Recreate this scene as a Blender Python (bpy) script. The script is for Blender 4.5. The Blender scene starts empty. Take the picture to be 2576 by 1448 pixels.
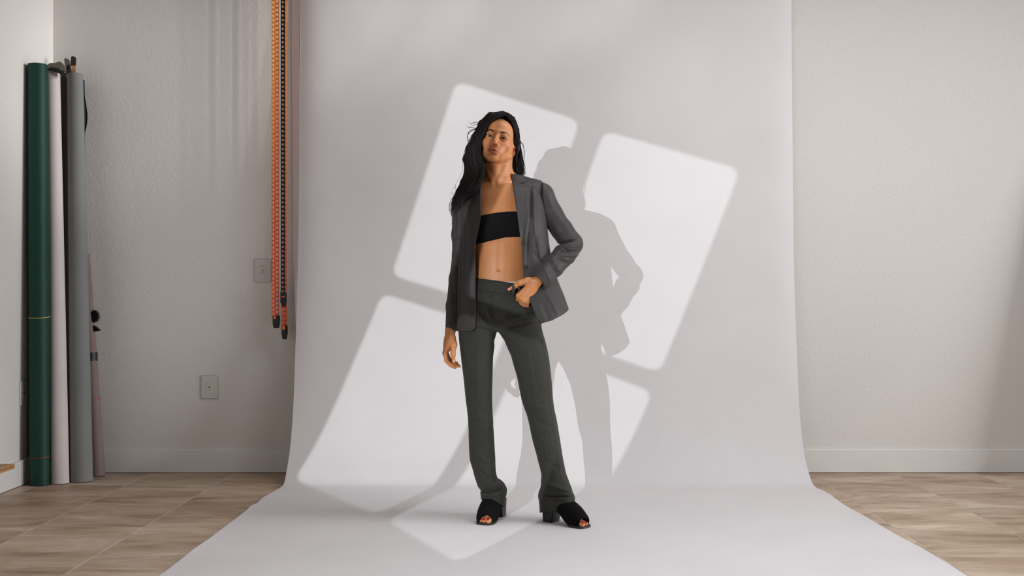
import bpy, bmesh, math, random
import numpy as np
from mathutils import Vector, Matrix

random.seed(7)
rng = np.random.default_rng(7)
scene = bpy.context.scene
COL = scene.collection

# ------------------------------------------------------------------ camera
FPX = 2720.0            # focal length in pixels of the 2576 px wide frame
CAM_H = 0.996           # camera height above the floor
HOR = 740.0             # pixel row of the horizon
cam_d = bpy.data.cameras.new('camera')
cam_d.sensor_width = 36.0
cam_d.lens = FPX / 2576.0 * 36.0
cam_d.shift_y = (HOR - 724.0) / 2576.0
cam_d.clip_start = 0.05
cam = bpy.data.objects.new('camera', cam_d)
cam.location = (0, 0, CAM_H)
cam.rotation_euler = (math.radians(90), 0, 0)
COL.objects.link(cam)
scene.camera = cam

# ------------------------------------------------------------------ world, lights, exposure
world = bpy.data.worlds.new('world')
scene.world = world
world.use_nodes = True
world.node_tree.nodes['Background'].inputs[0].default_value = (0.9, 0.93, 1.0, 1)
world.node_tree.nodes['Background'].inputs[1].default_value = 0.05
vs = scene.view_settings
vs.view_transform = 'Standard'
vs.look = 'None'
vs.exposure = 0.06
vs.gamma = 1.0
vs.use_curve_mapping = False

ROOM = dict(x0=-2.565, x1=13.0, y0=-2.6, y1=6.044, h=3.15)


def area_light(name, loc, target, sx, sy, power, color=(1, 1, 1), shape='RECTANGLE'):
    d = bpy.data.lights.new(name, 'AREA')
    d.shape = shape
    d.size = sx
    d.size_y = sy
    d.energy = power
    d.color = color
    o = bpy.data.objects.new(name, d)
    o.location = loc
    o.rotation_euler = (Vector(target) - Vector(loc)).to_track_quat('-Z', 'Y').to_euler()
    COL.objects.link(o)
    return o


# daylight from the wide window in the far right-hand wall of the studio
area_light('daylight_side_window', (12.9, 2.0, 1.7), (0.0, 3.4, 1.2), 4.0, 2.3, 900, (0.97, 0.985, 1.0))
# small spots added near the backdrop wall to throw the chain shadows along it
for lx, lp in ((0.45, 30), (1.4, 80), (2.6, 180)):
    q = bpy.data.lights.new('chain_shadow_spot', 'SPOT')
    q.energy = lp; q.color = (1.0, 0.97, 0.94); q.shadow_soft_size = 0.018
    q.spot_size = math.radians(30 if lx < 0.8 else 23); q.spot_blend = 1.0
    o = bpy.data.objects.new('chain_shadow_spot', q)
    o.location = (lx, 5.32, 3.08)
    o.rotation_euler = (Vector((-1.72, 6.04, 2.2)) - Vector(o.location)).to_track_quat('-Z', 'Y').to_euler()
    COL.objects.link(o)
# soft fill lights added overhead to brighten the floor and paper
area_light('overhead_fill', (2.4, 2.9, 3.12), (2.4, 2.9, 0), 1.2, 1.2, 31, (0.97, 0.985, 1.0))
area_light('overhead_fill', (1.0, 4.45, 3.12), (1.0, 4.45, 0), 1.6, 0.6, 18, (0.97, 0.985, 1.0))
area_light('overhead_fill', (0.2, 2.75, 3.12), (0.2, 2.75, 0), 1.6, 1.0, 8, (0.97, 0.985, 1.0)).data.spread = math.radians(84)
area_light('overhead_fill', (2.2, 4.2, 3.12), (2.2, 4.2, 0), 1.2, 0.6, 14, (0.97, 0.985, 1.0))

# the projector left of the camera whose window mask throws the four bright panes
LAMP = Vector((-1.55, -0.66, 1.77))
sp = bpy.data.lights.new('projector_beam', 'SPOT')
sp.energy = 600
sp.color = (0.91, 0.975, 1.0)
sp.shadow_soft_size = 0.0010
sp.spot_size = math.radians(34)
sp.spot_blend = 0.0
spo = bpy.data.objects.new('projector_beam', sp)
spo.location = LAMP
LAMP_AIM = Vector((0.02, 6.0, 0.80))
spo.rotation_euler = (LAMP_AIM - LAMP).to_track_quat('-Z', 'Y').to_euler()
COL.objects.link(spo)


# ------------------------------------------------------------------ helpers
def tag(o, label=None, cat=None, group=None, kind=None):
    if label: o['label'] = label
    if cat: o['category'] = cat
    if group: o['group'] = group
    if kind: o['kind'] = kind
    return o


def link(name, me, mat=None, parent=None, smooth=False):
    o = bpy.data.objects.new(name, me)
    COL.objects.link(o)
    if mat is not None:
        if isinstance(mat, str): mat = M[mat]
        if len(me.materials) == 0: me.materials.append(mat)
    if smooth:
        me.polygons.foreach_set('use_smooth', [True] * len(me.polygons))
    if parent is not None:
        o.parent = parent
        o.matrix_parent_inverse = Matrix.Translation(parent.location).inverted() if parent.rotation_euler[2] == 0 else parent.matrix_basis.inverted()
    return o


def empty(name, loc=(0, 0, 0)):
    o = bpy.data.objects.new(name, None)
    o.location = loc
    o.empty_display_size = 0.05
    COL.objects.link(o)
    return o


def mesh(name, verts, faces):
    me = bpy.data.meshes.new(name)
    me.from_pydata([tuple(v) for v in verts], [], faces)
    me.update()
    return me


def box_mesh(name, x0, x1, y0, y1, z0, z1, bev=0.0, seg=2):
    bm = bmesh.new()
    bmesh.ops.create_cube(bm, size=1)
    for v in bm.verts:
        v.co = Vector(((x0 + x1) / 2 + v.co.x * (x1 - x0), (y0 + y1) / 2 + v.co.y * (y1 - y0), (z0 + z1) / 2 + v.co.z * (z1 - z0)))
    if bev > 0:
        bmesh.ops.bevel(bm, geom=list(bm.edges), offset=bev, segments=seg, affect='EDGES', profile=0.5)
    me = bpy.data.meshes.new(name)
    bm.to_mesh(me); bm.free()
    return me


def join_meshes(name, parts):
    bm = bmesh.new()
    for p in parts:
        bm.from_mesh(p)
    me = bpy.data.meshes.new(name)
    bm.to_mesh(me); bm.free()
    for p in parts:
        bpy.data.meshes.remove(p)
    return me


def tube_arrays(pts, radii, n=8, flat=1.0, cap=True, up=Vector((0, 1, 0))):
    """verts and faces of a tube along pts; flat squeezes it along 'up'"""
    pts = [Vector(p) for p in pts]
    V = []; F = []
    for i, p in enumerate(pts):
        t = (pts[min(i + 1, len(pts) - 1)] - pts[max(i - 1, 0)]).normalized()
        a = t.cross(up)
        if a.length < 1e-4: a = t.cross(Vector((1, 0, 0)))
        a.normalize()
        b = a.cross(t).normalized()
        r = radii[i] if hasattr(radii, '__len__') else radii
        for k in range(n):
            th = 2 * math.pi * k / n
            V.append(p + a * (r * math.cos(th)) + b * (r * flat * math.sin(th)))
    for i in range(len(pts) - 1):
        for k in range(n):
            F.append((i * n + k, i * n + (k + 1) % n, (i + 1) * n + (k + 1) % n, (i + 1) * n + k))
    if cap:
        F.append(tuple(range(n)))
        F.append(tuple((len(pts) - 1) * n + k for k in reversed(range(n))))
    return V, F


def tube_mesh(name, pts, radii, n=8, flat=1.0, cap=True, up=Vector((0, 1, 0))):
    V, F = tube_arrays(pts, radii, n, flat, cap, up)
    me = mesh(name, V, F)
    bm = bmesh.new(); bm.from_mesh(me)
    bmesh.ops.recalc_face_normals(bm, faces=bm.faces)
    bm.to_mesh(me); bm.free()
    return me


def catmull(pts, n):
    """smooth resampling of a control polyline"""
    P = np.array(pts, float)
    m = len(P)
    out = []
    for t in np.linspace(0, m - 1 - 1e-6, n):
        i = int(t); f = t - i
        p0 = P[max(i - 1, 0)]; p1 = P[i]; p2 = P[i + 1]; p3 = P[min(i + 2, m - 1)]
        out.append(0.5 * (2 * p1 + (p2 - p0) * f + (2 * p0 - 5 * p1 + 4 * p2 - p3) * f * f + (3 * p1 - p0 - 3 * p2 + p3) * f ** 3))
    return np.array(out)


# ------------------------------------------------------------------ materials
M = {}


def srgb(r, g, b):
    f = lambda c: c / 12.92 if c <= 0.04045 else ((c + 0.055) / 1.055) ** 2.4
    return (f(r / 255), f(g / 255), f(b / 255), 1)


class NT:
    def __init__(self, name):
        self.m = bpy.data.materials.new(name)
        self.m.use_nodes = True
        self.t = self.m.node_tree
        self.b = self.t.nodes['Principled BSDF']
        M[name] = self.m

    def n(self, ty, **kw):
        nd = self.t.nodes.new(ty)
        for k, v in kw.items():
            if k in nd.inputs.keys() if isinstance(k, str) else False:
                nd.inputs[k].default_value = v
            else:
                setattr(nd, k, v)
        return nd

    def l(self, a, b):
        self.t.links.new(a, b)

    def set(self, **kw):
        for k, v in kw.items():
            self.b.inputs[k.replace('_', ' ')].default_value = v
        return self

    def coords(self, scale=(1, 1, 1), kind='Object', rot=(0, 0, 0)):
        tc = self.n('ShaderNodeTexCoord')
        mp = self.n('ShaderNodeMapping')
        mp.inputs['Scale'].default_value = scale
        mp.inputs['Rotation'].default_value = rot
        self.l(tc.outputs[kind], mp.inputs['Vector'])
        return mp.outputs[0]

    def noise(self, vec, scale, detail=3, rough=0.5, dist=0.0):
        nz = self.n('ShaderNodeTexNoise')
        nz.inputs['Scale'].default_value = scale
        nz.inputs['Detail'].default_value = detail
        nz.inputs['Roughness'].default_value = rough
        nz.inputs['Distortion'].default_value = dist
        self.l(vec, nz.inputs['Vector'])
        return nz.outputs['Fac']

    def ramp(self, fac, stops):
        r = self.n('ShaderNodeValToRGB')
        e = r.color_ramp.elements
        e[0].position, e[0].color = stops[0]
        e[1].position, e[1].color = stops[-1]
        for p, c in stops[1:-1]:
            x = e.new(p); x.color = c
        self.l(fac, r.inputs[0])
        return r.outputs[0]

    def bump(self, height, strength, dist):
        bp = self.n('ShaderNodeBump')
        bp.inputs['Strength'].default_value = strength
        bp.inputs['Distance'].default_value = dist
        self.l(height, bp.inputs['Height'])
        self.l(bp.outputs[0], self.b.inputs['Normal'])
        return bp


def plain(name, rgb, rough=0.5, metal=0.0, spec=0.5, var=0.0, vscale=8):
    m = NT(name)
    c = srgb(*rgb)
    m.set(Base_Color=c, Roughness=rough, Metallic=metal)
    m.b.inputs['Specular IOR Level'].default_value = spec
    if var > 0:
        f = m.noise(m.coords(), vscale, 4, 0.6)
        lo = tuple(x * (1 - var) for x in c[:3]) + (1,)
        hi = tuple(min(1, x * (1 + var)) for x in c[:3]) + (1,)
        m.l(m.ramp(f, [(0.3, lo), (0.7, hi)]), m.b.inputs['Base Color'])
    return m


# orange-peel painted wall
def wall_mat(name, rgb):
    m = NT(name)
    m.set(Roughness=0.75)
    v = m.coords()
    big = m.noise(v, 1.3, 3, 0.5)
    c = srgb(*rgb)
    m.l(m.ramp(big, [(0.3, tuple(x * 0.965 for x in c[:3]) + (1,)), (0.7, c)]), m.b.inputs['Base Color'])
    a = m.noise(v, 80, 2, 0.45)
    r = m.ramp(a, [(0.42, (0, 0, 0, 1)), (0.62, (1, 1, 1, 1))])
    m.bump(r, 0.14, 0.0026)
    return m


wall_mat('wall_paint', (228, 223, 219))
plain('ceiling_paint', (92, 92, 94), 0.8, var=0.02)
plain('dark_wall_paint', (74, 74, 77), 0.8, var=0.02)
plain('trim_paint', (232, 229, 226), 0.45, var=0.02, vscale=5)
plain('grout', (208, 199, 188), 0.9, var=0.08, vscale=30)

# travertine-look porcelain tile, streaks run across the room
m = NT('tile')
v = m.coords((0.75, 2.5, 1), 'Object')
oi = m.n('ShaderNodeObjectInfo')
cmb = m.n('ShaderNodeVectorMath'); cmb.operation = 'MULTIPLY_ADD'
m.l(oi.outputs['Random'], cmb.inputs[0])
cmb.inputs[1].default_value = (37, 53, 11)
m.l(v, cmb.inputs[2])
n1 = m.noise(cmb.outputs[0], 2.0, 7, 0.62, 0.9)
n2 = m.noise(cmb.outputs[0], 9, 5, 0.6, 0.8)
n3 = m.noise(m.coords((1, 1, 1), 'Object'), 140, 2, 0.5)
mx = m.n('ShaderNodeMath'); mx.operation = 'MULTIPLY_ADD'
m.l(n2, mx.inputs[0]); mx.inputs[1].default_value = 0.28; m.l(n1, mx.inputs[2])
mx2 = m.n('ShaderNodeMath'); mx2.operation = 'MULTIPLY_ADD'
m.l(n3, mx2.inputs[0]); mx2.inputs[1].default_value = 0.10; m.l(mx.outputs[0], mx2.inputs[2])
colr = m.ramp(mx2.outputs[0], [(0.42, srgb(136, 111, 89)), (0.58, srgb(166, 140, 117)), (0.72, srgb(192, 167, 144)), (0.92, srgb(218, 200, 180))])
hs = m.n('ShaderNodeHueSaturation')
mr = m.n('ShaderNodeMapRange'); mr.inputs[3].default_value = 0.94; mr.inputs[4].default_value = 1.05
m.l(oi.outputs['Random'], mr.inputs[0]); m.l(mr.outputs[0], hs.inputs['Value']); m.l(colr, hs.inputs['Color'])
m.l(hs.outputs[0], m.b.inputs['Base Color'])
m.set(Roughness=0.5)
m.bump(n2, 0.12, 0.002)

# seamless paper, lightly scuffed
m = NT('seamless_paper')
m.set(Roughness=0.85)
m.b.inputs['Specular IOR Level'].default_value = 0.25
v = m.coords()
a = m.noise(v, 2.1, 5, 0.62, 0.4)
b = m.noise(m.coords((3, 9, 3)), 2.4, 5, 0.7, 0.8)
c1 = m.ramp(a, [(0.3, (0.745, 0.708, 0.712, 1)), (0.75, (0.795, 0.757, 0.760, 1))])
c2 = m.ramp(b, [(0.66, (0, 0, 0, 1)), (0.82, (1, 1, 1, 1))])
# shoe scuffs only where people walk: on the part lying on the floor
sx = m.n('ShaderNodeSeparateXYZ'); m.l(v, sx.inputs[0])
lt = m.n('ShaderNodeMath'); lt.operation = 'LESS_THAN'; m.l(sx.outputs['Z'], lt.inputs[0]); lt.inputs[1].default_value = 0.012
mu = m.n('ShaderNodeMath'); mu.operation = 'MULTIPLY'; m.l(c2, mu.inputs[0]); m.l(lt.outputs[0], mu.inputs[1])
mu2 = m.n('ShaderNodeMath'); mu2.operation = 'MULTIPLY'; m.l(mu.outputs[0], mu2.inputs[0]); mu2.inputs[1].default_value = 0.16
mix = m.n('ShaderNodeMixRGB'); m.l(mu2.outputs[0], mix.inputs[0]); m.l(c1, mix.inputs[1]); mix.inputs[2].default_value = (0.42, 0.40, 0.40, 1)
m.l(mix.outputs[0], m.b.inputs['Base Color'])
m.bump(m.noise(v, 3.0, 3, 0.5), 0.12, 0.02)

for nm, c, ro in (('green_paper', (12, 60, 49), 0.55), ('white_roll_paper', (206, 196, 194), 0.7), ('taupe_paper', (96, 86, 78), 0.7),
                  ('grey_paper', (120, 121, 121), 0.7), ('mauve_paper', (124, 105, 102), 0.7), ('charcoal_paper', (52, 52, 55), 0.7),
                  ('black_paper', (20, 20, 22), 0.7)):
    plain(nm, c, ro, spec=0.3, var=0.05, vscale=3)
plain('cardboard', (150, 125, 98), 0.85, var=0.1)
plain('black_plastic', (18, 19, 22), 0.4)
plain('grey_metal', (110, 105, 95), 0.42, 0.6, var=0.15, vscale=30)
plain('brass', (196, 150, 104), 0.35, 0.7)
plain('orange_plastic', (236, 110, 40), 0.4, var=0.06)
plain('yellow_orange_plastic', (246, 146, 30), 0.4, var=0.06)
plain('outlet_plate', (208, 207, 206), 0.4)
plain('outlet_face', (222, 212, 196), 0.35)
plain('dark_slot', (30, 27, 25), 0.6)
plain('screw_metal', (90, 85, 80), 0.35, 0.8)
plain('yellow_string', (205, 180, 80), 0.7)
plain('red_string', (170, 50, 45), 0.7)
plain('black_tape', (14, 16, 18), 0.5)
plain('glass_white', (238, 240, 244), 0.4)

m = NT('plywood')
f = m.noise(m.coords((2, 2, 160)), 1.0, 3, 0.6)
m.l(m.ramp(f, [(0.35, srgb(150, 105, 62)), (0.65, srgb(214, 170, 118))]), m.b.inputs['Base Color'])
m.set(Roughness=0.6)
# ================================================================== the room
R_ = ROOM


def quad_wall(name, x0, x1, y0, y1, z0, z1, mat):
    o = link(name, box_mesh(name, x0, x1, y0, y1, z0, z1), mat)
    return tag(o, kind='structure')


def wall_with_hole(name, axis, pos, thick, a0, a1, z0, z1, ha0, ha1, hz0, hz1, mat):
    parts = []
    for (p, q, r, s) in ((a0, ha0, z0, z1), (ha1, a1, z0, z1), (ha0, ha1, z0, hz0), (ha0, ha1, hz1, z1)):
        if axis == 'x': parts.append(box_mesh('w', pos, pos + thick, p, q, r, s))
        else: parts.append(box_mesh('w', p, q, pos - thick, pos, r, s))
    return tag(link(name, join_meshes(name, parts), mat), kind='structure')


quad_wall('wall_back', R_['x0'] - 0.1, R_['x1'] + 0.1, R_['y1'], R_['y1'] + 0.1, -0.05, R_['h'], 'wall_paint')
quad_wall('wall_left', R_['x0'] - 0.1, R_['x0'], R_['y0'], R_['y1'], -0.05, R_['h'], 'wall_paint')
wall_with_hole('wall_right', 'x', R_['x1'], 0.1, R_['y0'], R_['y1'], -0.05, R_['h'], -1.8, 5.0, 0.4, 2.95, 'dark_wall_paint')
wall_with_hole('wall_front', 'y', R_['y0'], 0.1, R_['x0'], R_['x1'], -0.05, R_['h'], -0.8, 2.8, 0.85, 2.65, 'dark_wall_paint')
quad_wall('ceiling', R_['x0'] - 0.1, R_['x1'] + 0.1, R_['y0'] - 0.1, R_['y1'] + 0.1, R_['h'], R_['h'] + 0.1, 'ceiling_paint')


# windows out of view: frame, mullion and bright pane
def window(name, axis, pos, a0, a1, z0, z1):
    parts = []
    w = 0.05
    for (p, q, r, s) in ((a0, a0 + w, z0, z1), (a1 - w, a1, z0, z1), (a0, a1, z0, z0 + w), (a0, a1, z1 - w, z1), ((a0 + a1) / 2 - 0.02, (a0 + a1) / 2 + 0.02, z0, z1)):
        if axis == 'x': parts.append(box_mesh('w', pos, pos + 0.06, p, q, r, s))
        else: parts.append(box_mesh('w', p, q, pos - 0.06, pos, r, s))
    o = tag(link(name, join_meshes(name, parts), 'trim_paint'), kind='structure')
    return o


window('window_1', 'x', R_['x1'] + 0.02, -1.8, 5.0, 0.4, 2.95)
window('window_2', 'y', R_['y0'] - 0.02, -0.8, 2.8, 0.85, 2.65)

# baseboards
BBH = 0.131
bb = link('baseboard_back', box_mesh('baseboard_back', R_['x0'] + 0.012, R_['x1'], R_['y1'] - 0.014, R_['y1'], 0.003, BBH, 0.0025), 'trim_paint')
tag(bb, kind='structure')
bb = tag(empty('baseboard_left', (R_['x0'], 3.0, 0)), kind='structure')
link('board', box_mesh('board', R_['x0'], R_['x0'] + 0.014, R_['y0'], 5.62, 0.003, BBH, 0.0025), 'trim_paint', bb)
link('corner_board', box_mesh('corner_board', R_['x0'], R_['x0'] + 0.018, 5.622, R_['y1'] - 0.0145, 0.003, BBH + 0.002, 0.0025), 'trim_paint', bb)
bb = link('baseboard_right', box_mesh('baseboard_right', R_['x1'] - 0.014, R_['x1'], R_['y0'], R_['y1'] - 0.015, 0.003, BBH, 0.0025), 'trim_paint')
tag(bb, kind='structure')

# floor: slab of grout and the staggered tiles laid in it
floor = tag(link('floor', box_mesh('floor', R_['x0'] - 0.1, R_['x1'] + 0.1, R_['y0'] - 0.1, R_['y1'] + 0.1, -0.06, -0.0012), 'grout'), kind='structure')
PIT = 0.459
GAP = 0.005
SK = 0.02      # the tile grid is turned a little against the wall


def clip_poly(poly, ax, lim, keep_less):
    out = []
    for i in range(len(poly)):
        a = poly[i]; b = poly[(i + 1) % len(poly)]
        ia = (a[ax] <= lim) if keep_less else (a[ax] >= lim)
        ib = (b[ax] <= lim) if keep_less else (b[ax] >= lim)
        if ia: out.append(a)
        if ia != ib:
            t = (lim - a[ax]) / (b[ax] - a[ax])
            out.append((a[0] + t * (b[0] - a[0]), a[1] + t * (b[1] - a[1])))
    return out


def tile_mesh(poly, cx, cy):
    n = len(poly)
    zs = ((-0.004, 0.0), (-0.0012, 0.0), (0.0, 0.0014))
    V = []
    for z, ins in zs:
        for (x, y) in poly:
            dx, dy = x - cx, y - cy
            L = math.hypot(dx, dy) or 1
            V.append((dx * (1 - ins * 1.4 / L), dy * (1 - ins * 1.4 / L), z))
    F = [tuple(2 * n + k for k in range(n))]
    for lev in (0, 1):
        for k in range(n):
            F.append((lev * n + k, lev * n + (k + 1) % n, (lev + 1) * n + (k + 1) % n, (lev + 1) * n + k))
    return mesh('tile', V, F)


full_tile = None
for col in range(-4, 17):
    off = 0.24 if col % 2 == 0 else 0.02
    for row in range(0, 14):
        yc = off + PIT * row + PIT / 2
        xc = -1.56 + PIT * (col + 0.5)
        cs, sn = math.cos(SK), math.sin(SK)
        h = (PIT - GAP) / 2
        poly = []
        for (a, b) in ((-h, -h), (h, -h), (h, h), (-h, h)):
            px, py = xc + a, yc + b - 5.5
            poly.append((px * cs + py * sn, -px * sn + py * cs + 5.5))
        ccx = sum(p[0] for p in poly) / 4; ccy = sum(p[1] for p in poly) / 4
        cl = poly
        for ax, lim, less in ((0, R_['x0'] + 0.001, False), (0, 5.2, True), (1, R_['y1'] - 0.001, True)):
            if cl: cl = clip_poly(cl, ax, lim, less)
        if len(cl) < 3: continue
        if len(cl) == 4 and all(abs(p[0] - q[0]) + abs(p[1] - q[1]) < 1e-9 for p, q in zip(cl, poly)):
            if full_tile is None: full_tile = tile_mesh(cl, ccx, ccy)
            me = full_tile
        else:
            me = tile_mesh(cl, ccx, ccy)
        o = link('tile', me, 'tile')
        o.location = (ccx, ccy, 0)
        o.parent = floor

# ================================================================== paper backdrop
back = tag(empty('paper_backdrop', (0.186, 4.0, 0)), 'wide white seamless paper backdrop hanging from its roll and sweeping onto the floor', 'backdrop')
prof = [(5.955, 2.86), (5.985, 2.62), (5.965, 2.0), (5.94, 1.3), (5.905, 0.9), (5.873, 0.65), (5.843, 0.438), (5.795, 0.262), (5.735, 0.15), (5.665, 0.07), (5.61, 0.022), (5.55, 0.006), (5.40, 0.0035), (5.0, 0.003), (4.4, 0.003), (3.8, 0.003), (3.0, 0.003), (1.9, 0.003)]
left_e = [(5.6, -1.181), (5.48, -1.197), (5.29, -1.2187), (5.10, -1.208), (5.09, -1.2255), (4.94, -1.2176), (4.64, -1.229), (4.38, -1.227), (4.19, -1.239), (3.82, -1.244), (3.0, -1.25), (1.9, -1.25)]
right_e = [(5.7, 1.551), (5.61, 1.557), (5.35, 1.576), (5.11, 1.5686), (4.70, 1.579), (4.24, 1.602), (3.82, 1.6075), (3.0, 1.61), (1.9, 1.61)]
pr = catmull(prof, 220)
NX = 90
V = []; F = []
for (y, z) in pr:
    xl = np.interp(-y, [-a for a, _ in left_e], [b for _, b in left_e])
    xr = np.interp(-y, [-a for a, _ in right_e], [b for _, b in right_e])
    for k in range(NX + 1):
        t = k / NX
        x = xl + (xr - xl) * t
        # edges curl a little back to the wall, shallow standing waves in the hanging part
        w = min(1.0, max(0.0, (z - 0.25) / 0.9))
        curl = (0.030 * math.exp(-(x - xl) / 0.07) + 0.018 * math.exp(-(xr - x) / 0.07)) * w
        wave = 0.004 * math.sin(x * 5.3 + z * 0.7) * w
        lift = 0.0
        if y < 5.5 and z < 0.01:
            e = max(math.exp(-(x - xl) / 0.03), math.exp(-(xr - x) / 0.03))
            lift = 0.004 * e * (0.5 + 0.5 * math.sin(y * 9.1 + (2 if t > 0.5 else 0)))
        V.append((x, min(y + curl + wave, 6.036), z + lift))
for i in range(len(pr) - 1):
    for k in range(NX):
        a = i * (NX + 1) + k
        F.append((a, a + NX + 1, a + NX + 2, a + 1))
me = mesh('paper_sheet', V, F)
sheet = link('paper_sheet', me, 'seamless_paper', back, True)
# the left edge of the paper turns back to the wall
V = []; F = []
zsc = np.linspace(0.75, 2.84, 60)
for z in zsc:
    y = float(np.interp(z, [b for a, b in reversed(prof)], [a for a, b in reversed(prof)]))
    w = min(1.0, (z - 0.75) / 0.5)
    for k in range(7):
        t = k / 6
        V.append((-1.1812 - 0.046 * w * t - 0.004 * math.sin(z * 3.1) * t * w, min(y + 0.030 + (6.038 - y - 0.030) * (t ** 0.6) * w, 6.039), z))
for i in range(59):
    for k in range(6):
        a = i * 7 + k
        F.append((a, a + 7, a + 8, a + 1))
link('turned_edge', mesh('turned_edge', V, F), 'seamless_paper', back, True)
roll = link('roll', tube_mesh('roll', [(-1.18, 5.915, 2.88), (1.552, 5.915, 2.88)], 0.055, 40), 'seamless_paper', back, True)
link('core_tube', tube_mesh('core_tube', [(-1.225, 5.915, 2.88), (1.67, 5.915, 2.88)], 0.026, 24), 'cardboard', back, True)
for x in (-1.265, 1.70):
    br = tag(empty('roll_bracket', (x, 6.03, 2.88)), 'black wall bracket carrying the %s end of the backdrop roll' % ('left' if x < 0 else 'right'), 'bracket', 'backdrop roll brackets')
    link('wall_plate', box_mesh('wall_plate', x - 0.03, x + 0.03, 6.03, 6.043, 2.78, 2.98, 0.003), 'black_plastic', br)
    link('arm', box_mesh('arm', x - 0.012, x + 0.012, 5.89, 6.032, 2.865, 2.895, 0.003), 'black_plastic', br)
    link('sprocket', tube_mesh('sprocket', [(x - 0.03 if x < 0 else x + 0.015, 5.915, 2.88), (x - 0.015 if x < 0 else x + 0.03, 5.915, 2.88)], 0.05, 24), 'black_plastic', br)


# ================================================================== outlets
def disc_mesh(name, r, y0, y1, n=28, flat=None):
    """round face towards -Y; flat clips top and bottom like a receptacle face"""
    pts = []
    for k in range(n):
        a = 2 * math.pi * k / n
        x, z = r * math.cos(a), r * math.sin(a)
        if flat: z = max(-flat, min(flat, z))
        pts.append((x, z))
    V = [(x, y1, z) for x, z in pts] + [(x, y0 + 0.0006, z) for x, z in pts] + [(x * 0.95, y0, z * 0.95) for x, z in pts]
    F = [tuple(2 * n + k for k in range(n))]
    for lev in (0, 1):
        for k in range(n):
            F.append((lev * n + k, lev * n + (k + 1) % n, (lev + 1) * n + (k + 1) % n, (lev + 1) * n + k))
    me = mesh(name, V, F)
    bm = bmesh.new(); bm.from_mesh(me); bmesh.ops.recalc_face_normals(bm, faces=bm.faces); bm.to_mesh(me); bm.free()
    return me


def outlet(loc, rotz, label):
    r = tag(empty('wall_outlet', loc), label, 'outlet', 'duplex wall outlets')
    pm = box_mesh('plate', -0.0478, 0.0478, -0.006, 0.0, -0.0655, 0.0655, 0.005, 4)
    link('plate', pm, 'outlet_plate').parent = r
    for s in (1, -1):
        f = link('receptacle', disc_mesh('receptacle', 0.0172, -0.0085, -0.004, 32, 0.0145), 'outlet_face')
        f.location = (0, 0, 0.0195 * s); f.parent = r
        holes = [box_mesh('h', -0.0075, -0.0055, -0.0089, -0.006, 0.001, 0.0095),
                 box_mesh('h', -0.0105, -0.0055, -0.0089, -0.006, 0.0042, 0.006),
                 box_mesh('h', 0.0055, 0.0075, -0.0089, -0.006, 0.0015, 0.009),
                 box_mesh('h', -0.0024, 0.0024, -0.0089, -0.006, -0.0105, -0.0055, 0.0018)]
        sl = link('slots', join_meshes('slots', holes), 'dark_slot')
        sl.parent = f
    sc = link('screw', disc_mesh('screw', 0.0036, -0.0082, -0.004, 16), 'screw_metal')
    sc.parent = r
    r.rotation_euler = (0, 0, rotz)
    return r


def wall_pt(u, v, y=6.044):
    """a point of the back wall from where it shows in the photograph"""
    return Vector(((u - 1288) * y / FPX, y, CAM_H - (v - HOR) * y / FPX))


outlet(wall_pt(661.5, 680.5), 0, 'grey wall outlet close to the hanging orange chain')
outlet(wall_pt(527.5, 973), 0, 'grey wall outlet low on the back wall left of the backdrop')
yl = 2.565 * FPX / (1288 - 58)
outlet((R_['x0'], yl, CAM_H - (988 - HOR) * yl / FPX), math.radians(90), 'wall outlet on the left side wall beside the green roll')


# ================================================================== chains
def ladder(pts_x, y, z0, z1, w, pitch, rail, rung_h, thick, phase=0.0):
    """ladder-shaped plastic chain: two rails and evenly spaced rungs"""
    parts = []
    xc = pts_x
    n = int((z1 - z0) / pitch)
    for s in (-1, 1):
        parts.append(box_mesh('r', xc + s * (w / 2) - rail / 2, xc + s * (w / 2) + rail / 2, y - thick / 2, y + thick / 2, z0, z1))
    for k in range(n + 1):
        zz = z0 + (k + phase) * pitch
        if zz + rung_h > z1: break
        parts.append(box_mesh('g', xc - w / 2, xc + w / 2, y - thick / 2, y + thick / 2, zz, zz + rung_h))
    return join_meshes('chain_strand', parts)


YC = 5.965
def cz(v): return CAM_H - (v - HOR) * YC / FPX
def cxx(u): return (u - 1288) * YC / FPX


m = NT('chain_orange')
tc = m.coords()
sx = m.n('ShaderNodeSeparateXYZ'); m.l(tc, sx.inputs[0])
mr = m.n('ShaderNodeMapRange'); mr.inputs[1].default_value = 1.3; mr.inputs[2].default_value = 2.3
m.l(sx.outputs['Z'], mr.inputs[0])
m.l(m.ramp(mr.outputs[0], [(0.0, srgb(240, 84, 14)), (1.0, srgb(250, 140, 6))]), m.b.inputs['Base Color'])
m.set(Roughness=0.4)


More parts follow.
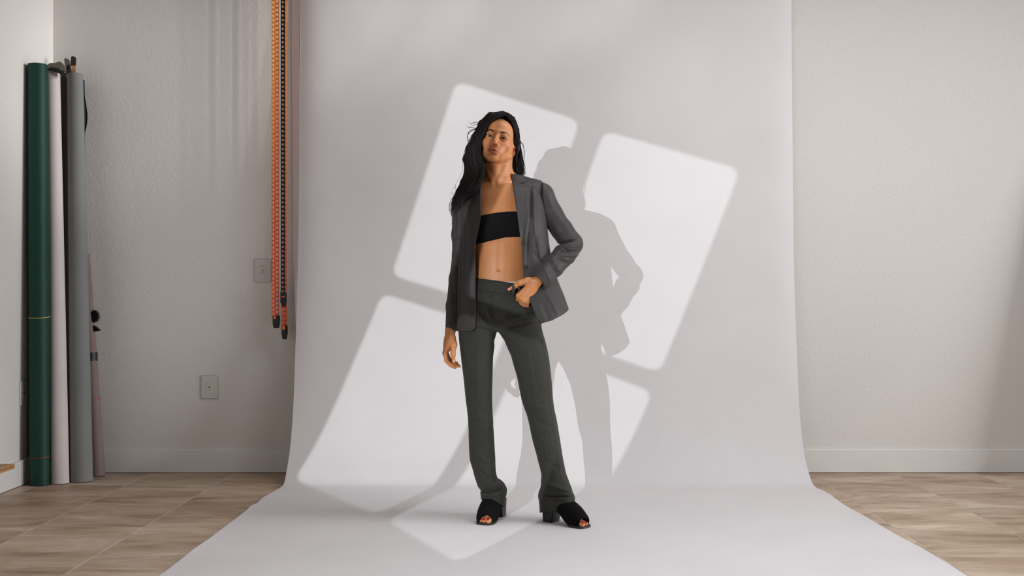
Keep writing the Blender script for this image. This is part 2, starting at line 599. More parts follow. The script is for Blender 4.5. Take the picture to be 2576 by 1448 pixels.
def weight(name_parent, u0, u1, v0, v1, y, taper):
    x0, x1 = cxx(u0), cxx(u1)
    z0, z1 = cz(v1), cz(v0)
    xm = (x0 + x1) / 2; hw = (x1 - x0) / 2
    secs = [(z1, 0.95), (z1 - (z1 - z0) * 0.12, 1.0), (z0 + (z1 - z0) * 0.4, 1.0), (z0 + (z1 - z0) * 0.12, taper + 0.12), (z0, taper)]
    V = []; F = []
    n = 16
    for z, s in secs:
        for k in range(n):
            a = 2 * math.pi * k / n
            ca, sa = math.cos(a), math.sin(a)
            q = (abs(ca) ** 4 + abs(sa) ** 4) ** 0.25
            V.append((xm + hw * s * ca / q, y + 0.012 * s * sa / q, z))
    for i in range(len(secs) - 1):
        for k in range(n):
            F.append((i * n + k, (i + 1) * n + k, (i + 1) * n + (k + 1) % n, i * n + (k + 1) % n))
    F.append(tuple(range(n)))
    F.append(tuple((len(secs) - 1) * n + k for k in reversed(range(n))))
    w = link('weight', mesh('weight', V, F), 'black_plastic', name_parent)
    return w


ZT = 2.825
ch = tag(empty('ladder_chain', (cxx(692), YC, cz(800))), 'hanging loop of orange ladder-shaped chain with a black weight at its end', 'chain')
for u, dy, ph in ((688.3, -0.006, 0.0), (696.6, 0.006, 0.45)):
    me = ladder(cxx(u), YC + dy, cz(797), ZT, 0.0145, 0.0245, 0.0038, 0.0085, 0.004, ph)
    link('chain_strand', me, 'chain_orange', ch)
w = weight(ch, 686, 704, 793, 825, YC, 0.72)
link('hook', box_mesh('hook', cxx(690), cxx(695), YC - 0.018, YC - 0.011, cz(802), cz(794), 0.002), 'orange_plastic', w)

ch = tag(empty('ladder_chain', (cxx(713), YC, cz(800))), 'hanging loop of black ladder-shaped chain in front of an orange strand, nearest the backdrop', 'chain')
link('chain_strand', ladder(cxx(715.5), YC + 0.008, cz(822), ZT, 0.0155, 0.0245, 0.0038, 0.0085, 0.004, 0.3), 'chain_orange', ch)
me = ladder(cxx(712.2), YC - 0.006, cz(742), ZT, 0.0155, 0.0245, 0.0062, 0.0125, 0.004, 0.1)
link('chain_strand', me, 'black_plastic', ch)
cl = link('joining_clip', join_meshes('joining_clip', [box_mesh('c', cxx(706.5), cxx(720), YC - 0.016, YC + 0.016, cz(763), cz(735), 0.003), box_mesh('c', cxx(708.7), cxx(718), YC - 0.012, YC + 0.012, cz(770.5), cz(762), 0.002)]), 'black_plastic', ch)
link('clip_slot', box_mesh('clip_slot', cxx(709.5), cxx(717.5), YC - 0.0172, YC - 0.0155, cz(747), cz(745)), 'orange_plastic', cl)
link('chain_strand', ladder(cxx(713), YC - 0.006, cz(822), cz(768), 0.0145, 0.0245, 0.0038, 0.0085, 0.004, 0.2), 'chain_orange', ch)
w = weight(ch, 708.5, 723.5, 818, 853, YC, 0.62)
link('hook', box_mesh('hook', cxx(711.5), cxx(718.5), YC - 0.018, YC - 0.011, cz(829), cz(818), 0.002), 'orange_plastic', w)


# ================================================================== paper rolls in the corner
def roll_tube(name, base, top, r0, r1, mat, label, group='paper rolls in the corner', tilt_end=0.0):
    """a paper roll on its core: outer paper tube with an open end and the core inside"""
    base = Vector(base); top = Vector(top)
    root = tag(empty(name, base), label, 'paper roll', group)
    n = 40
    t = (top - base).normalized()
    a = t.cross(Vector((0, 1, 0))).normalized(); b = a.cross(t).normalized()
    V = []; F = []
    rings = [(base, r0 * 0.55), (base, r0)] + [(base + (top - base) * k / 6, r0 + (r1 - r0) * k / 6) for k in range(1, 6)] + [(top, r1), (top, r1 * 0.55), (top - t * 0.12, r1 * 0.54)]
    for c, r in rings:
        for k in range(n):
            th = 2 * math.pi * k / n
            p = c + a * (r * math.cos(th)) + b * (r * math.sin(th))
            if tilt_end and abs((c - base).length) < 1e-6:
                p.z += tilt_end * math.cos(th)
            V.append(p)
    for i in range(len(rings) - 1):
        for k in range(n):
            F.append((i * n + k, i * n + (k + 1) % n, (i + 1) * n + (k + 1) % n, (i + 1) * n + k))
    F.append(tuple((len(rings) - 1) * n + k for k in range(n)))
    me = mesh('paper', V, F)
    bm = bmesh.new(); bm.from_mesh(me); bmesh.ops.recalc_face_normals(bm, faces=bm.faces); bm.to_mesh(me); bm.free()
    o = link('paper', me, mat, root, True)
    md = o.modifiers.new('es', 'EDGE_SPLIT'); md.split_angle = math.radians(40)
    return root


def sp_(u, v, y):
    return Vector(((u - 1288) * y / FPX, y, CAM_H - (v - HOR) * y / FPX))


def band(name, root, base, top, frac, r, h, mat, sag=0.0):
    base = Vector(base); top = Vector(top)
    c = base + (top - base) * frac
    n = 40
    V = []; F = []
    for i, (dz, rr) in enumerate(((-h / 2, r), (-h / 2, r + 0.0012), (h / 2, r + 0.0012), (h / 2, r))):
        for k in range(n):
            th = 2 * math.pi * k / n
            V.append((c.x + rr * math.cos(th), c.y + rr * math.sin(th), c.z + dz + sag * math.sin(th) ))
    for i in range(4):
        for k in range(n):
            F.append((i * n + k, i * n + (k + 1) % n, ((i + 1) % 4) * n + (k + 1) % n, ((i + 1) % 4) * n + k))
    return link(name, mesh(name, V, F), mat, root)


# green
yg = 5.66
gb = sp_(100.5, 1216, yg); gb.z = 0.001
gt = sp_(95, 163, yg + 0.06)
groot = roll_tube('paper_roll', gb, gt, 0.0515, 0.0500, 'green_paper', 'dark green paper roll, leftmost of the rolls in the corner')
L = gt.z - gb.z
band('string', groot, gb, gt, (sp_(98, 797, yg + 0.02).z) / L, 0.0515, 0.0035, 'yellow_string', 0.006)
band('string', groot, gb, gt, (sp_(98, 1147, yg).z) / L, 0.0525, 0.0028, 'red_string', 0.004)
# black roll hidden behind the green one
kb = sp_(91, 1205, 5.755); kb.z = 0.001
roll_tube('paper_roll', kb, sp_(91, 170, 5.79), 0.028, 0.026, 'black_paper', 'black paper roll showing as a dark edge behind the green roll')
# white
wb = sp_(151.5, 1213, 5.70); wb.z = 0.001
wt = sp_(132, 180, 5.84)
roll_tube('paper_roll', wb, wt, 0.0455, 0.0385, 'white_roll_paper', 'white paper roll between the green and grey rolls')
# taupe, behind white and grey
tb = sp_(160, 1200, 5.835); tb.z = 0.001
tt = sp_(152, 184, 5.93)
roll_tube('paper_roll', tb, tt, 0.040, 0.034, 'taupe_paper', 'thin taupe paper roll wedged behind the white roll')
# grey
gyb = sp_(205, 1207, 5.76); gyb.z = 0.001
gyt = sp_(189, 187, 5.90)
roll_tube('paper_roll', gyb, gyt, 0.0585, 0.0405, 'grey_paper', 'mid grey paper roll, thickest of the rolls in the corner')
# charcoal loose roll behind grey with a flared sheet edge
cb = sp_(203, 1195, 5.91); cb.z = 0.001
ct = sp_(200, 202, 6.0)
croot = roll_tube('paper_roll', cb, ct, 0.033, 0.027, 'charcoal_paper', 'charcoal paper roll with a curling loose edge behind the grey roll')
V = []; F = []
pr_ = [(200, 0.0), (240, 0.25), (270, 0.75), (290, 1.0), (312, 0.85), (335, 0.3), (347, 0.02)]
cc = catmull([(v, w) for v, w in pr_], 30)
for v, w in cc:
    p0 = sp_(205, v, 5.985)
    for k in range(7):
        t = k / 6
        V.append((p0.x + 0.004 + t * (0.008 + 0.020 * max(w, 0)), p0.y + 0.02 * math.sin(t * 2.2) - 0.012, p0.z))
for i in range(29):
    for k in range(6):
        a = i * 7 + k
        F.append((a, a + 1, a + 8, a + 7))
lo = link('loose_edge', mesh('loose_edge', V, F), 'charcoal_paper', croot, True)
lo.modifiers.new('s', 'SOLIDIFY').thickness = 0.0015
# mauve
mb = sp_(246, 1197, 5.93); mb.z = 0.001
mt = sp_(214, 640, 6.014)
mroot = roll_tube('paper_roll', mb, mt, 0.0400, 0.0250, 'mauve_paper', 'short mauve paper roll leaning at the right end of the rolls')
L = mt.z - mb.z
band('tape_band', mroot, mb, mt, (sp_(232, 897, 5.96).z) / L, 0.0336, 0.047, 'black_tape')
band('string', mroot, mb, mt, (sp_(236, 1003, 5.95).z) / L, 0.0362, 0.003, 'red_string', 0.003)


# spring clamps on the roll tops
def clamp(label, pts_a, pts_b, mat_a, mat_b, y, th=0.012):
    r = tag(empty('spring_clamp', sp_(*pts_a[0], y)), label, 'clamp', 'spring clamps on the rolls')
    for nm, pts, mt_ in (('jaw', pts_a, mat_a), ('handle', pts_b, mat_b)):
        P_ = [sp_(u, v, y) for (u, v) in pts]
        n = len(P_)
        V = [Vector((p.x, p.y - th / 2, p.z)) for p in P_] + [Vector((p.x, p.y + th / 2, p.z)) for p in P_]
        F = [tuple(range(n)), tuple(reversed(range(n, 2 * n)))] + [(k, n + k, n + (k + 1) % n, (k + 1) % n) for k in range(n)]
        me = mesh(nm, V, F)
        bm = bmesh.new(); bm.from_mesh(me); bmesh.ops.recalc_face_normals(bm, faces=bm.faces)
        bmesh.ops.bevel(bm, geom=list(bm.edges), offset=0.0015, segments=2, affect='EDGES')
        bm.to_mesh(me); bm.free()
        link(nm, me, mt_, r)
    return r


clamp('grey metal spring clamp lying over the white roll', [(123, 163), (128, 160), (143, 159), (150, 156), (155, 157), (163, 167), (165, 178), (160, 180), (150, 173), (132, 170), (124, 174)],
      [(118, 176), (124, 173), (132, 171), (150, 174), (161, 181), (165, 186), (160, 192), (148, 184), (130, 178)], 'grey_metal', 'black_plastic', 5.80, 0.03)
clamp('grey spring clamp standing between the taupe and grey rolls', [(163, 148), (169, 147), (175, 152), (176, 163), (172, 176), (166, 180)],
      [(172, 162), (177, 164), (180, 186), (168, 188), (167, 178)], 'grey_metal', 'black_plastic', 5.93, 0.02)
clamp('black-tipped spring clamp on top of the grey roll', [(181, 165), (190, 165), (190, 176), (191, 190), (182, 190)],
      [(180, 143), (183, 142), (187, 142), (191, 145), (190, 166), (178, 165)], 'brass', 'black_plastic', 5.90, 0.014)
clamp('small black spring clamp gripping the mauve roll', [(228, 822), (238, 818), (246, 824), (253, 831), (236, 834), (230, 833)],
      [(230, 786), (236, 782), (240, 779), (244, 783), (248, 788), (249, 799), (245, 808), (238, 811), (231, 808)], 'black_plastic', 'black_plastic', 5.985, 0.03)

# plywood board at the left edge of the frame
yp = 5.30
p0 = sp_(37, 1166, yp)
pw = tag(link('plywood_board', box_mesh('plywood_board', R_['x0'] + 0.0145, p0.x, 4.35, yp, p0.z - 0.024, p0.z, 0.001), 'plywood'), 'plywood board edge by the left wall near the floor', 'board')
for k, yy in enumerate((4.42, 5.2)):
    lg = link('leg', box_mesh('leg', R_['x0'] + 0.016, R_['x0'] + 0.045, yy - 0.02, yy + 0.02, 0.0, p0.z - 0.024), 'plywood', pw)

# unseen board added just right of the frame to shade the wall end
fb = box_mesh('shade_board', -0.01, 0.01, -0.6, 0.0, 0.0, 1.75, 0.002)
fb.transform(Matrix.Rotation(math.radians(88), 4, 'Z'))
fb.transform(Matrix.Rotation(math.radians(-6.4), 4, 'X'))
fbo = tag(link('shade_board', fb, 'black_paper'), 'black board added out of view to shade the right end of the back wall', 'board')
fbo.location = (3.0, 5.825, 0.004)

# ================================================================== projector behind the camera
aim = (LAMP_AIM - LAMP).normalized()
gx = aim.cross(Vector((0, 0, 1))).normalized()
gz = gx.cross(aim).normalized()
GD = 0.45


def to_gobo(p):
    d = Vector(p) - LAMP
    d = d * (GD / d.dot(aim))
    return (d.dot(gx), d.dot(gz))


def on_wall(u, v):
    """point of the hanging paper that shows at a pixel of the photograph"""
    y = 5.97
    for _ in range(6):
        z = CAM_H - (v - HOR) * y / FPX
        y = np.interp(z, [b for a, b in reversed(prof[1:12])], [a for a, b in reversed(prof[1:12])])
    return Vector(((u - 1288) * y / FPX, y, CAM_H - (v - HOR) * y / FPX))


def on_floor(u, v):
    y = FPX * CAM_H / (v - HOR)
    return Vector(((u - 1288) * y / FPX, y, 0.003))


PANES = [
    [on_wall(1148, 203), on_wall(1459, 303), on_wall(1292, 785), on_wall(984, 692)],
    [on_wall(1520, 328), on_wall(1863, 425), on_wall(1660, 937), on_wall(1338, 826)],
    [on_wall(962, 737), on_wall(1275, 838), on_floor(945, 1296), on_wall(738, 1206)],
    [on_wall(1320, 865), on_wall(1642, 985), on_floor(1150, 1417), on_floor(972, 1310)],
]
GP = [[to_gobo(p) for p in q] for q in PANES]
cu = bpy.data.curves.new('window_mask', 'CURVE')
cu.dimensions = '2D'
cu.fill_mode = 'BOTH'
cu.extrude = 0.0006


def spline(pts):
    s = cu.splines.new('POLY')
    s.points.add(len(pts) - 1)
    for i, (x, y) in enumerate(pts): s.points[i].co = (x, y, 0, 1)
    s.use_cyclic_u = True


def rounded(poly, r, n=6):
    out = []
    m_ = len(poly)
    for i in range(m_):
        p = Vector(poly[i]); a = Vector(poly[i - 1]); b = Vector(poly[(i + 1) % m_])
        da = (a - p).normalized(); db = (b - p).normalized()
        s = p + da * r; e = p + db * r
        for k in range(n + 1):
            t = k / n
            q = s * (1 - t) ** 2 + p * 2 * t * (1 - t) + e * t * t
            out.append((q.x, q.y))
    return out


spline([(-0.2, -0.2), (0.2, -0.2), (0.2, 0.2), (-0.2, 0.2)])
for q in GP: spline(rounded(q, 0.0042))
tmp = bpy.data.objects.new('tmp', cu)
COL.objects.link(tmp)
bpy.context.view_layer.update()
gm = bpy.data.meshes.new_from_object(tmp.evaluated_get(bpy.context.evaluated_depsgraph_get()))
bpy.data.objects.remove(tmp)
mat4 = Matrix((gx, gz, -aim)).transposed().to_4x4()
mat4.translation = LAMP + aim * GD
gm.transform(mat4)
pj = tag(empty('projector', (LAMP.x, LAMP.y, 0)), 'black projector on a stand with a window mask before its lens', 'projector')
gm.materials.clear()
link('window_mask', gm, 'black_plastic', pj)
# open-fronted lamp housing, bellows rods and stand
hb = []
for sx_ in (-1, 1):
    hb.append(box_mesh('h', sx_ * 0.09 - 0.004, sx_ * 0.09 + 0.004, -0.09, 0.09, -0.12, 0.02))
    hb.append(box_mesh('h', -0.09, 0.09, sx_ * 0.09 - 0.004, sx_ * 0.09 + 0.004, -0.12, 0.02))
hb.append(box_mesh('h', -0.09, 0.09, -0.09, 0.09, -0.125, -0.118))
hm = join_meshes('housing', hb)
mt2 = Matrix((gx, gz, aim)).transposed().to_4x4()
mt2.translation = LAMP
hm.transform(mt2)
link('housing', hm, 'black_plastic', pj)
for sx_ in (-1, 1):
    a = LAMP + gx * (0.09 * sx_) - gz * 0.09; b = LAMP + gx * (0.15 * sx_) - gz * 0.15 + aim * GD
    link('mask_rod', tube_mesh('mask_rod', [a, b], 0.005, 10), 'black_plastic', pj)
link('stand_pole', tube_mesh('stand_pole', [(LAMP.x, LAMP.y, 0.0), (LAMP.x, LAMP.y, LAMP.z - 0.1)], 0.016, 16), 'black_plastic', pj)
for k in range(3):
    a = 2.1 * k + 0.4
    link('stand_leg', tube_mesh('stand_leg', [(LAMP.x, LAMP.y, 0.55), (LAMP.x + 0.42 * math.cos(a), LAMP.y + 0.42 * math.sin(a), 0.012)], 0.011, 10), 'black_plastic', pj)
from concurrent.futures import ThreadPoolExecutor
# ================================================================== implicit-surface modelling for the figure
Y0 = 4.74      # distance of the figure's frontal plane


def W(u, v, d=0.0):
    """figure landmark: photograph position and depth offset from the frontal plane -> world point"""
    y = Y0 + d
    return np.array([(u - 1288.0) * y / FPX, y, CAM_H - (v - HOR) * y / FPX], np.float32)


S0 = Y0 / FPX


def X(u): return (u - 1288.0) * S0
def Z(v): return CAM_H - (v - HOR) * S0


class Prim:
    __slots__ = ('op', 'k', 'f', 'c', 'R')

    def __init__(s, op, k, f, c, R):
        s.op, s.k, s.f, s.c, s.R = op, k, f, np.array(c, np.float32), float(R)


def cone(a, b, ra, rb, k=0.01, op='u'):
    a = np.array(a, np.float32); b = np.array(b, np.float32)
    ba = b - a; L2 = float(ba @ ba) + 1e-12

    def f(p):
        t = np.clip(((p - a) @ ba) / L2, 0, 1)
        q = p - a - t[:, None] * ba
        return np.sqrt((q * q).sum(1)) - (ra + (rb - ra) * t)
    return Prim(op, k, f, (a + b) / 2, math.sqrt(L2) / 2 + max(ra, rb))


def chain(pts, radii, k=0.01, op='u'):
    return [cone(pts[i], pts[i + 1], radii[i], radii[i + 1], k, op) for i in range(len(pts) - 1)]


def ell(c, r, k=0.01, op='u', R=None):
    c = np.array(c, np.float32); r = np.array(r, np.float32)
    Rm = None if R is None else np.array(R, np.float32)

    def f(p):
        q = p - c
        if Rm is not None: q = q @ Rm
        k0 = np.sqrt(((q / r) ** 2).sum(1))
        k1 = np.sqrt(((q / (r * r)) ** 2).sum(1)) + 1e-9
        return k0 * (k0 - 1.0) / k1
    return Prim(op, k, f, c, float(max(r)))


def loft(rows, k=0.02, op='u', n=2.2, pad=0.0):
    """rows (v, u_left, u_right, centre depth, depth radius): a limb or trunk as stacked superellipses"""
    rows = sorted(rows, key=lambda r: -r[0])
    g = [(Y0 + r[3]) / FPX for r in rows]
    zs = np.array([CAM_H - (r[0] - HOR) * q for r, q in zip(rows, g)])
    tab = np.array([[((r[1] + r[2]) / 2 - 1288) * q, Y0 + r[3], (r[2] - r[1]) / 2 * q + pad, r[4] + pad] for r, q in zip(rows, g)])
    # monotone cubic resampling
    zz = np.linspace(zs[0], zs[-1], 400)
    out = np.zeros((400, 4))
    for j in range(4):
        y = tab[:, j]; h = np.diff(zs); dl = np.diff(y) / h
        m = np.zeros(len(y)); m[0] = dl[0]; m[-1] = dl[-1]
        for i in range(1, len(y) - 1):
            m[i] = 0 if dl[i - 1] * dl[i] <= 0 else 2 * dl[i - 1] * dl[i] / (dl[i - 1] + dl[i])
        idx = np.clip(np.searchsorted(zs, zz) - 1, 0, len(zs) - 2)
        t = (zz - zs[idx]) / h[idx]
        out[:, j] = (2 * t ** 3 - 3 * t ** 2 + 1) * y[idx] + (t ** 3 - 2 * t ** 2 + t) * h[idx] * m[idx] + (-2 * t ** 3 + 3 * t ** 2) * y[idx + 1] + (t ** 3 - t ** 2) * h[idx] * m[idx + 1]
    z0, z1 = zs[0], zs[-1]

    def f(p):
        z = np.clip(p[:, 2], z0, z1)
        cx = np.interp(z, zz, out[:, 0]); cy = np.interp(z, zz, out[:, 1])
        rx = np.interp(z, zz, out[:, 2]); ry = np.interp(z, zz, out[:, 3])
        q = ((np.abs(p[:, 0] - cx) / rx) ** n + (np.abs(p[:, 1] - cy) / ry) ** n) ** (1.0 / n)
        d = (q - 1) * np.minimum(rx, ry)
        return np.maximum(d, np.maximum(z0 - p[:, 2], p[:, 2] - z1)).astype(np.float32)
    lo = out[:, :2] - out[:, 2:]; hi = out[:, :2] + out[:, 2:]
    bb0 = np.array([lo[:, 0].min(), lo[:, 1].min(), z0]); bb1 = np.array([hi[:, 0].max(), hi[:, 1].max(), z1])
    return Prim(op, k, f, (bb0 + bb1) / 2, np.linalg.norm(bb1 - bb0) / 2)


def smin(a, b, k):
    h = np.maximum(k - np.abs(a - b), 0.0) / k
    return np.minimum(a, b) - h * h * k * 0.25


def combine(prims, p):
    d = np.full(len(p), 1.0, np.float32)
    for pr in prims:
        e = pr.f(p)
        if pr.op == 'u': d = smin(d, e, pr.k)
        elif pr.op == 's': d = -smin(-d, e, pr.k)
        elif pr.op == 'd': d = d + e            # displacement field
    return d


def field(prims, post=None):
    """callable distance with culling by block"""
    cs = np.array([q.c for q in prims]); rs = np.array([q.R + q.k + 0.006 + (99 if q.op == 'd' else 0) for q in prims])

    def f(p, c=None, r=None):
        use = prims
        if c is not None:
            keep = ((cs - c) ** 2).sum(1) < (rs + r) ** 2
            use = [q for q, k in zip(prims, keep) if k]
        d = combine(use, p)
        return post(p, d) if post else d
    return f


def nets(fn, lo, hi, h, B=16, smooth=0, lip=1.4):
    """surface-nets polygonisation of fn<0 inside the box"""
    lo = np.array(lo, float); hi = np.array(hi, float)
    n = np.ceil((hi - lo) / h / B).astype(int) * B + 1
    F = np.empty(n, np.float32)
    nb = (n - 1) // B
    half = B * h / 2
    rad = half * math.sqrt(3)
    bi = np.stack(np.meshgrid(*[np.arange(k) for k in nb], indexing='ij'), -1).reshape(-1, 3)
    bc = (lo + (bi * B + B / 2) * h).astype(np.float32)
    dc = fn(bc)
    g = np.stack(np.meshgrid(*[np.arange(B + 1)] * 3, indexing='ij'), -1).reshape(-1, 3)
    F[:] = 1.0
    near = np.abs(dc) < rad * lip
    for b, d in zip(bi[~near], dc[~near]):
        s = tuple(slice(b[j] * B, b[j] * B + B + 1) for j in range(3))
        if d < 0: F[s] = -1.0
    def work(bc_):
        b, c = bc_
        p = (lo + (b * B + g) * h).astype(np.float32)
        s = tuple(slice(b[j] * B, b[j] * B + B + 1) for j in range(3))
        F[s] = fn(p, c, rad).reshape((B + 1,) * 3)
    with ThreadPoolExecutor(4) as ex:
        list(ex.map(work, zip(bi[near], bc[near])))
    ins = F < 0
    cnt = np.zeros(n - 1, np.uint8)
    offs = [(i, j, k) for i in (0, 1) for j in (0, 1) for k in (0, 1)]
    for o in offs:
        cnt += ins[o[0]:n[0] - 1 + o[0], o[1]:n[1] - 1 + o[1], o[2]:n[2] - 1 + o[2]]
    cell = np.argwhere((cnt > 0) & (cnt < 8))
    vid = np.full(n - 1, -1, np.int32)
    vid[tuple(cell.T)] = np.arange(len(cell))
    cv = {o: F[cell[:, 0] + o[0], cell[:, 1] + o[1], cell[:, 2] + o[2]] for o in offs}
    acc = np.zeros((len(cell), 3)); wt = np.zeros(len(cell))
    for a in offs:
        for ax in range(3):
            if a[ax] == 0:
                b = list(a); b[ax] = 1; b = tuple(b)
                va, vb = cv[a], cv[b]
                m = (va < 0) != (vb < 0)
                t = np.where(m, va / np.where(m, va - vb, 1), 0)
                pt = np.array(a, float)[None].repeat(len(cell), 0)
                pt[:, ax] += t
                acc += pt * m[:, None]; wt += m
    V = lo + (cell + acc / wt[:, None]) * h
    faces = []
    for ax in range(3):
        a1, a2 = (ax + 1) % 3, (ax + 2) % 3
        sl0 = [slice(None)] * 3; sl1 = [slice(None)] * 3
        sl0[ax] = slice(0, n[ax] - 1); sl1[ax] = slice(1, n[ax])
        A = ins[tuple(sl0)]; Bm = ins[tuple(sl1)]
        e = np.argwhere(A != Bm)
        e = e[(e[:, a1] > 0) & (e[:, a2] > 0) & (e[:, a1] < n[a1] - 1) & (e[:, a2] < n[a2] - 1)]
        if len(e) == 0: continue
        flip = A[tuple(e.T)]

        def at(d1, d2):
            q = e.copy(); q[:, a1] -= d1; q[:, a2] -= d2
            return vid[tuple(q.T)]
        quad = np.stack([at(1, 1), at(0, 1), at(0, 0), at(1, 0)], 1)
        quad[~flip] = quad[~flip][:, ::-1]
        faces.append(quad)
    Q = np.concatenate(faces)
    Q = Q[(Q >= 0).all(1)]
    for _ in range(smooth):
        s = np.zeros_like(V); w = np.zeros(len(V))
        for j in range(4):
            for k in ((j + 1) % 4, (j + 3) % 4):
                np.add.at(s, Q[:, j], V[Q[:, k]]); np.add.at(w, Q[:, j], 1)
        V = np.where(w[:, None] > 0, 0.5 * V + 0.5 * s / np.maximum(w, 1)[:, None], V)
    return V, Q


def np_mesh(name, V, Q):
    me = bpy.data.meshes.new(name)
    nv, nq = len(V), len(Q)
    k = Q.shape[1]
    me.vertices.add(nv); me.vertices.foreach_set('co', np.asarray(V, np.float32).ravel())
    me.loops.add(nq * k); me.loops.foreach_set('vertex_index', np.asarray(Q, np.int32).ravel())
    me.polygons.add(nq)
    me.polygons.foreach_set('loop_start', np.arange(0, nq * k, k, dtype=np.int32))
    me.polygons.foreach_set('use_smooth', np.ones(nq, bool))
    me.update(calc_edges=True)
    me.validate()
    return me


def merge(*vq):
    Vs, Qs, o = [], [], 0
    for V, Q in vq:
        Vs.append(V); Qs.append(Q + o); o += len(V)
    return np.concatenate(Vs), np.concatenate(Qs)


def seg_dist(x, z, a, b):
    ax, az = X(a[0]), Z(a[1]); bx, bz = X(b[0]), Z(b[1])
    dx, dz = bx - ax, bz - az
    t = np.clip(((x - ax) * dx + (z - az) * dz) / (dx * dx + dz * dz + 1e-12), 0, 1)
    return np.hypot(x - ax - t * dx, z - az - t * dz), t


def wrinkles(items, ylim=None):
    """displacement: cloth ridges (positive) and creases (negative) along lines of the front (u,v)->(u,v), height, width"""
    def f(p):
        e = np.zeros(len(p), np.float32)
        x, z = p[:, 0], p[:, 2]
        x0, x1, z0, z1 = x.min(), x.max(), z.min(), z.max()
        for (a, b, amp, w) in items:
            m = 2.6 * w
            if max(X(a[0]), X(b[0])) + m < x0 or min(X(a[0]), X(b[0])) - m > x1 or max(Z(a[1]), Z(b[1])) + m < z0 or min(Z(a[1]), Z(b[1])) - m > z1: continue
            d, t = seg_dist(x, z, a, b)
            taper = np.sin(np.clip(t, 0.02, 0.98) * math.pi) ** 0.5
            e -= amp * taper * np.exp(-(d / w) ** 2)
        if ylim is not None:
            e *= 1 / (1 + np.exp((p[:, 1] - ylim) / 0.012))
        return e
    return Prim('d', 0, f, (0, 0, 0), 9)


def front_y(fn, x, z, y0=Y0 - 0.30, y1=Y0 + 0.08, n=150):
    """depth of the first surface met from the front, for arrays x, z"""
    ys = np.linspace(y0, y1, n)
    P_ = np.stack([np.repeat(x, n), np.tile(ys, len(x)), np.repeat(z, n)], 1).astype(np.float32)
    D = fn(P_).reshape(len(x), n)
    neg = D < 0
    i = np.argmax(neg, 1)
    ok = neg.any(1)
    i = np.clip(i, 1, n - 1)
    r = np.arange(len(x))
    da, db = D[r, i - 1], D[r, i]
    t = np.clip(da / (da - db + 1e-9), 0, 1)
    y = ys[i - 1] + t * (ys[i] - ys[i - 1])
    return np.where(ok, y, Y0), ok


def conform(fn, uv, off=0.0):
    """landmarks (u,v) laid on the front of a surface, lifted by off"""
    uv = np.array(uv, float)
    y = np.full(len(uv), Y0 - 0.08)
    for _ in range(3):
        x = (uv[:, 0] - 1288) * y / FPX; z = CAM_H - (uv[:, 1] - HOR) * y / FPX
        y, ok = front_y(fn, x, z)
    o = off if np.ndim(off) else np.full(len(uv), off)
    y = y - o
    return np.stack([(uv[:, 0] - 1288) * y / FPX, y, CAM_H - (uv[:, 1] - HOR) * y / FPX], 1)


def ribbon(name, fn, inner, outer, off, nu=10, nv=60, thick=0.004):
    """cloth piece between two outlines laid on a surface"""
    A = catmull(inner, nv); B_ = catmull(outer, nv)
    uv = []; of = []
    for i in range(nv):
        for k in range(nu):
            t = k / (nu - 1)
            uv.append(A[i] * (1 - t) + B_[i] * t)
            of.append(off(t, i / (nv - 1)) if callable(off) else off)
    P_ = conform(fn, uv, np.array(of))
    # even out the depth so that the cloth lies calm
    Yg = P_[:, 1].reshape(nv, nu)
    for _ in range(6):
        Yp = np.pad(Yg, 1, mode='edge')
        Yg = np.minimum(Yg, 0.25 * (Yp[:-2, 1:-1] + Yp[2:, 1:-1] + Yp[1:-1, :-2] + Yp[1:-1, 2:]))
    P_[:, 1] = Yg.ravel()
    n = len(P_)
    V = np.concatenate([P_, P_ + np.array([0, thick, 0])])
    F = []
    for i in range(nv - 1):
        for k in range(nu - 1):
            a = i * nu + k
            F.append((a, a + 1, a + nu + 1, a + nu)); F.append((n + a, n + a + nu, n + a + nu + 1, n + a + 1))
    edge = [k for k in range(nu)] + [i * nu + nu - 1 for i in range(1, nv)] + [(nv - 1) * nu + k for k in range(nu - 2, -1, -1)] + [i * nu for i in range(nv - 2, 0, -1)]
    for j in range(len(edge)):
        a, b = edge[j], edge[(j + 1) % len(edge)]
        F.append((a, n + a, n + b, b))
    me = mesh(name, V, F)
    bm = bmesh.new(); bm.from_mesh(me); bmesh.ops.recalc_face_normals(bm, faces=bm.faces); bm.to_mesh(me); bm.free()
    return me


def seam(name, fn, pts, r=0.0012, off=0.0, n=40):
    P_ = conform(fn, catmull(pts, n), off)
    return tube_mesh(name, P_, r, 6)
# ================================================================== figure materials
m = NT('skin')
at_ = m.n('ShaderNodeAttribute'); at_.attribute_name = 'tone'
v = m.coords()
nz = m.noise(v, 60, 3, 0.6)
hs = m.n('ShaderNodeHueSaturation')
mr = m.n('ShaderNodeMapRange'); mr.inputs[3].default_value = 0.95; mr.inputs[4].default_value = 1.05
m.l(nz, mr.inputs[0]); m.l(mr.outputs[0], hs.inputs['Value']); m.l(at_.outputs['Color'], hs.inputs['Color'])
m.l(hs.outputs[0], m.b.inputs['Base Color'])
m.set(Roughness=0.48)
m.b.inputs['Specular IOR Level'].default_value = 0.5
m.b.inputs['Subsurface Weight'].default_value = 0.06
m.b.inputs['Subsurface Radius'].default_value = (0.01, 0.004, 0.002)
m.b.inputs['Subsurface Scale'].default_value = 0.5
m.bump(m.noise(v, 600, 2, 0.5), 0.05, 0.001)


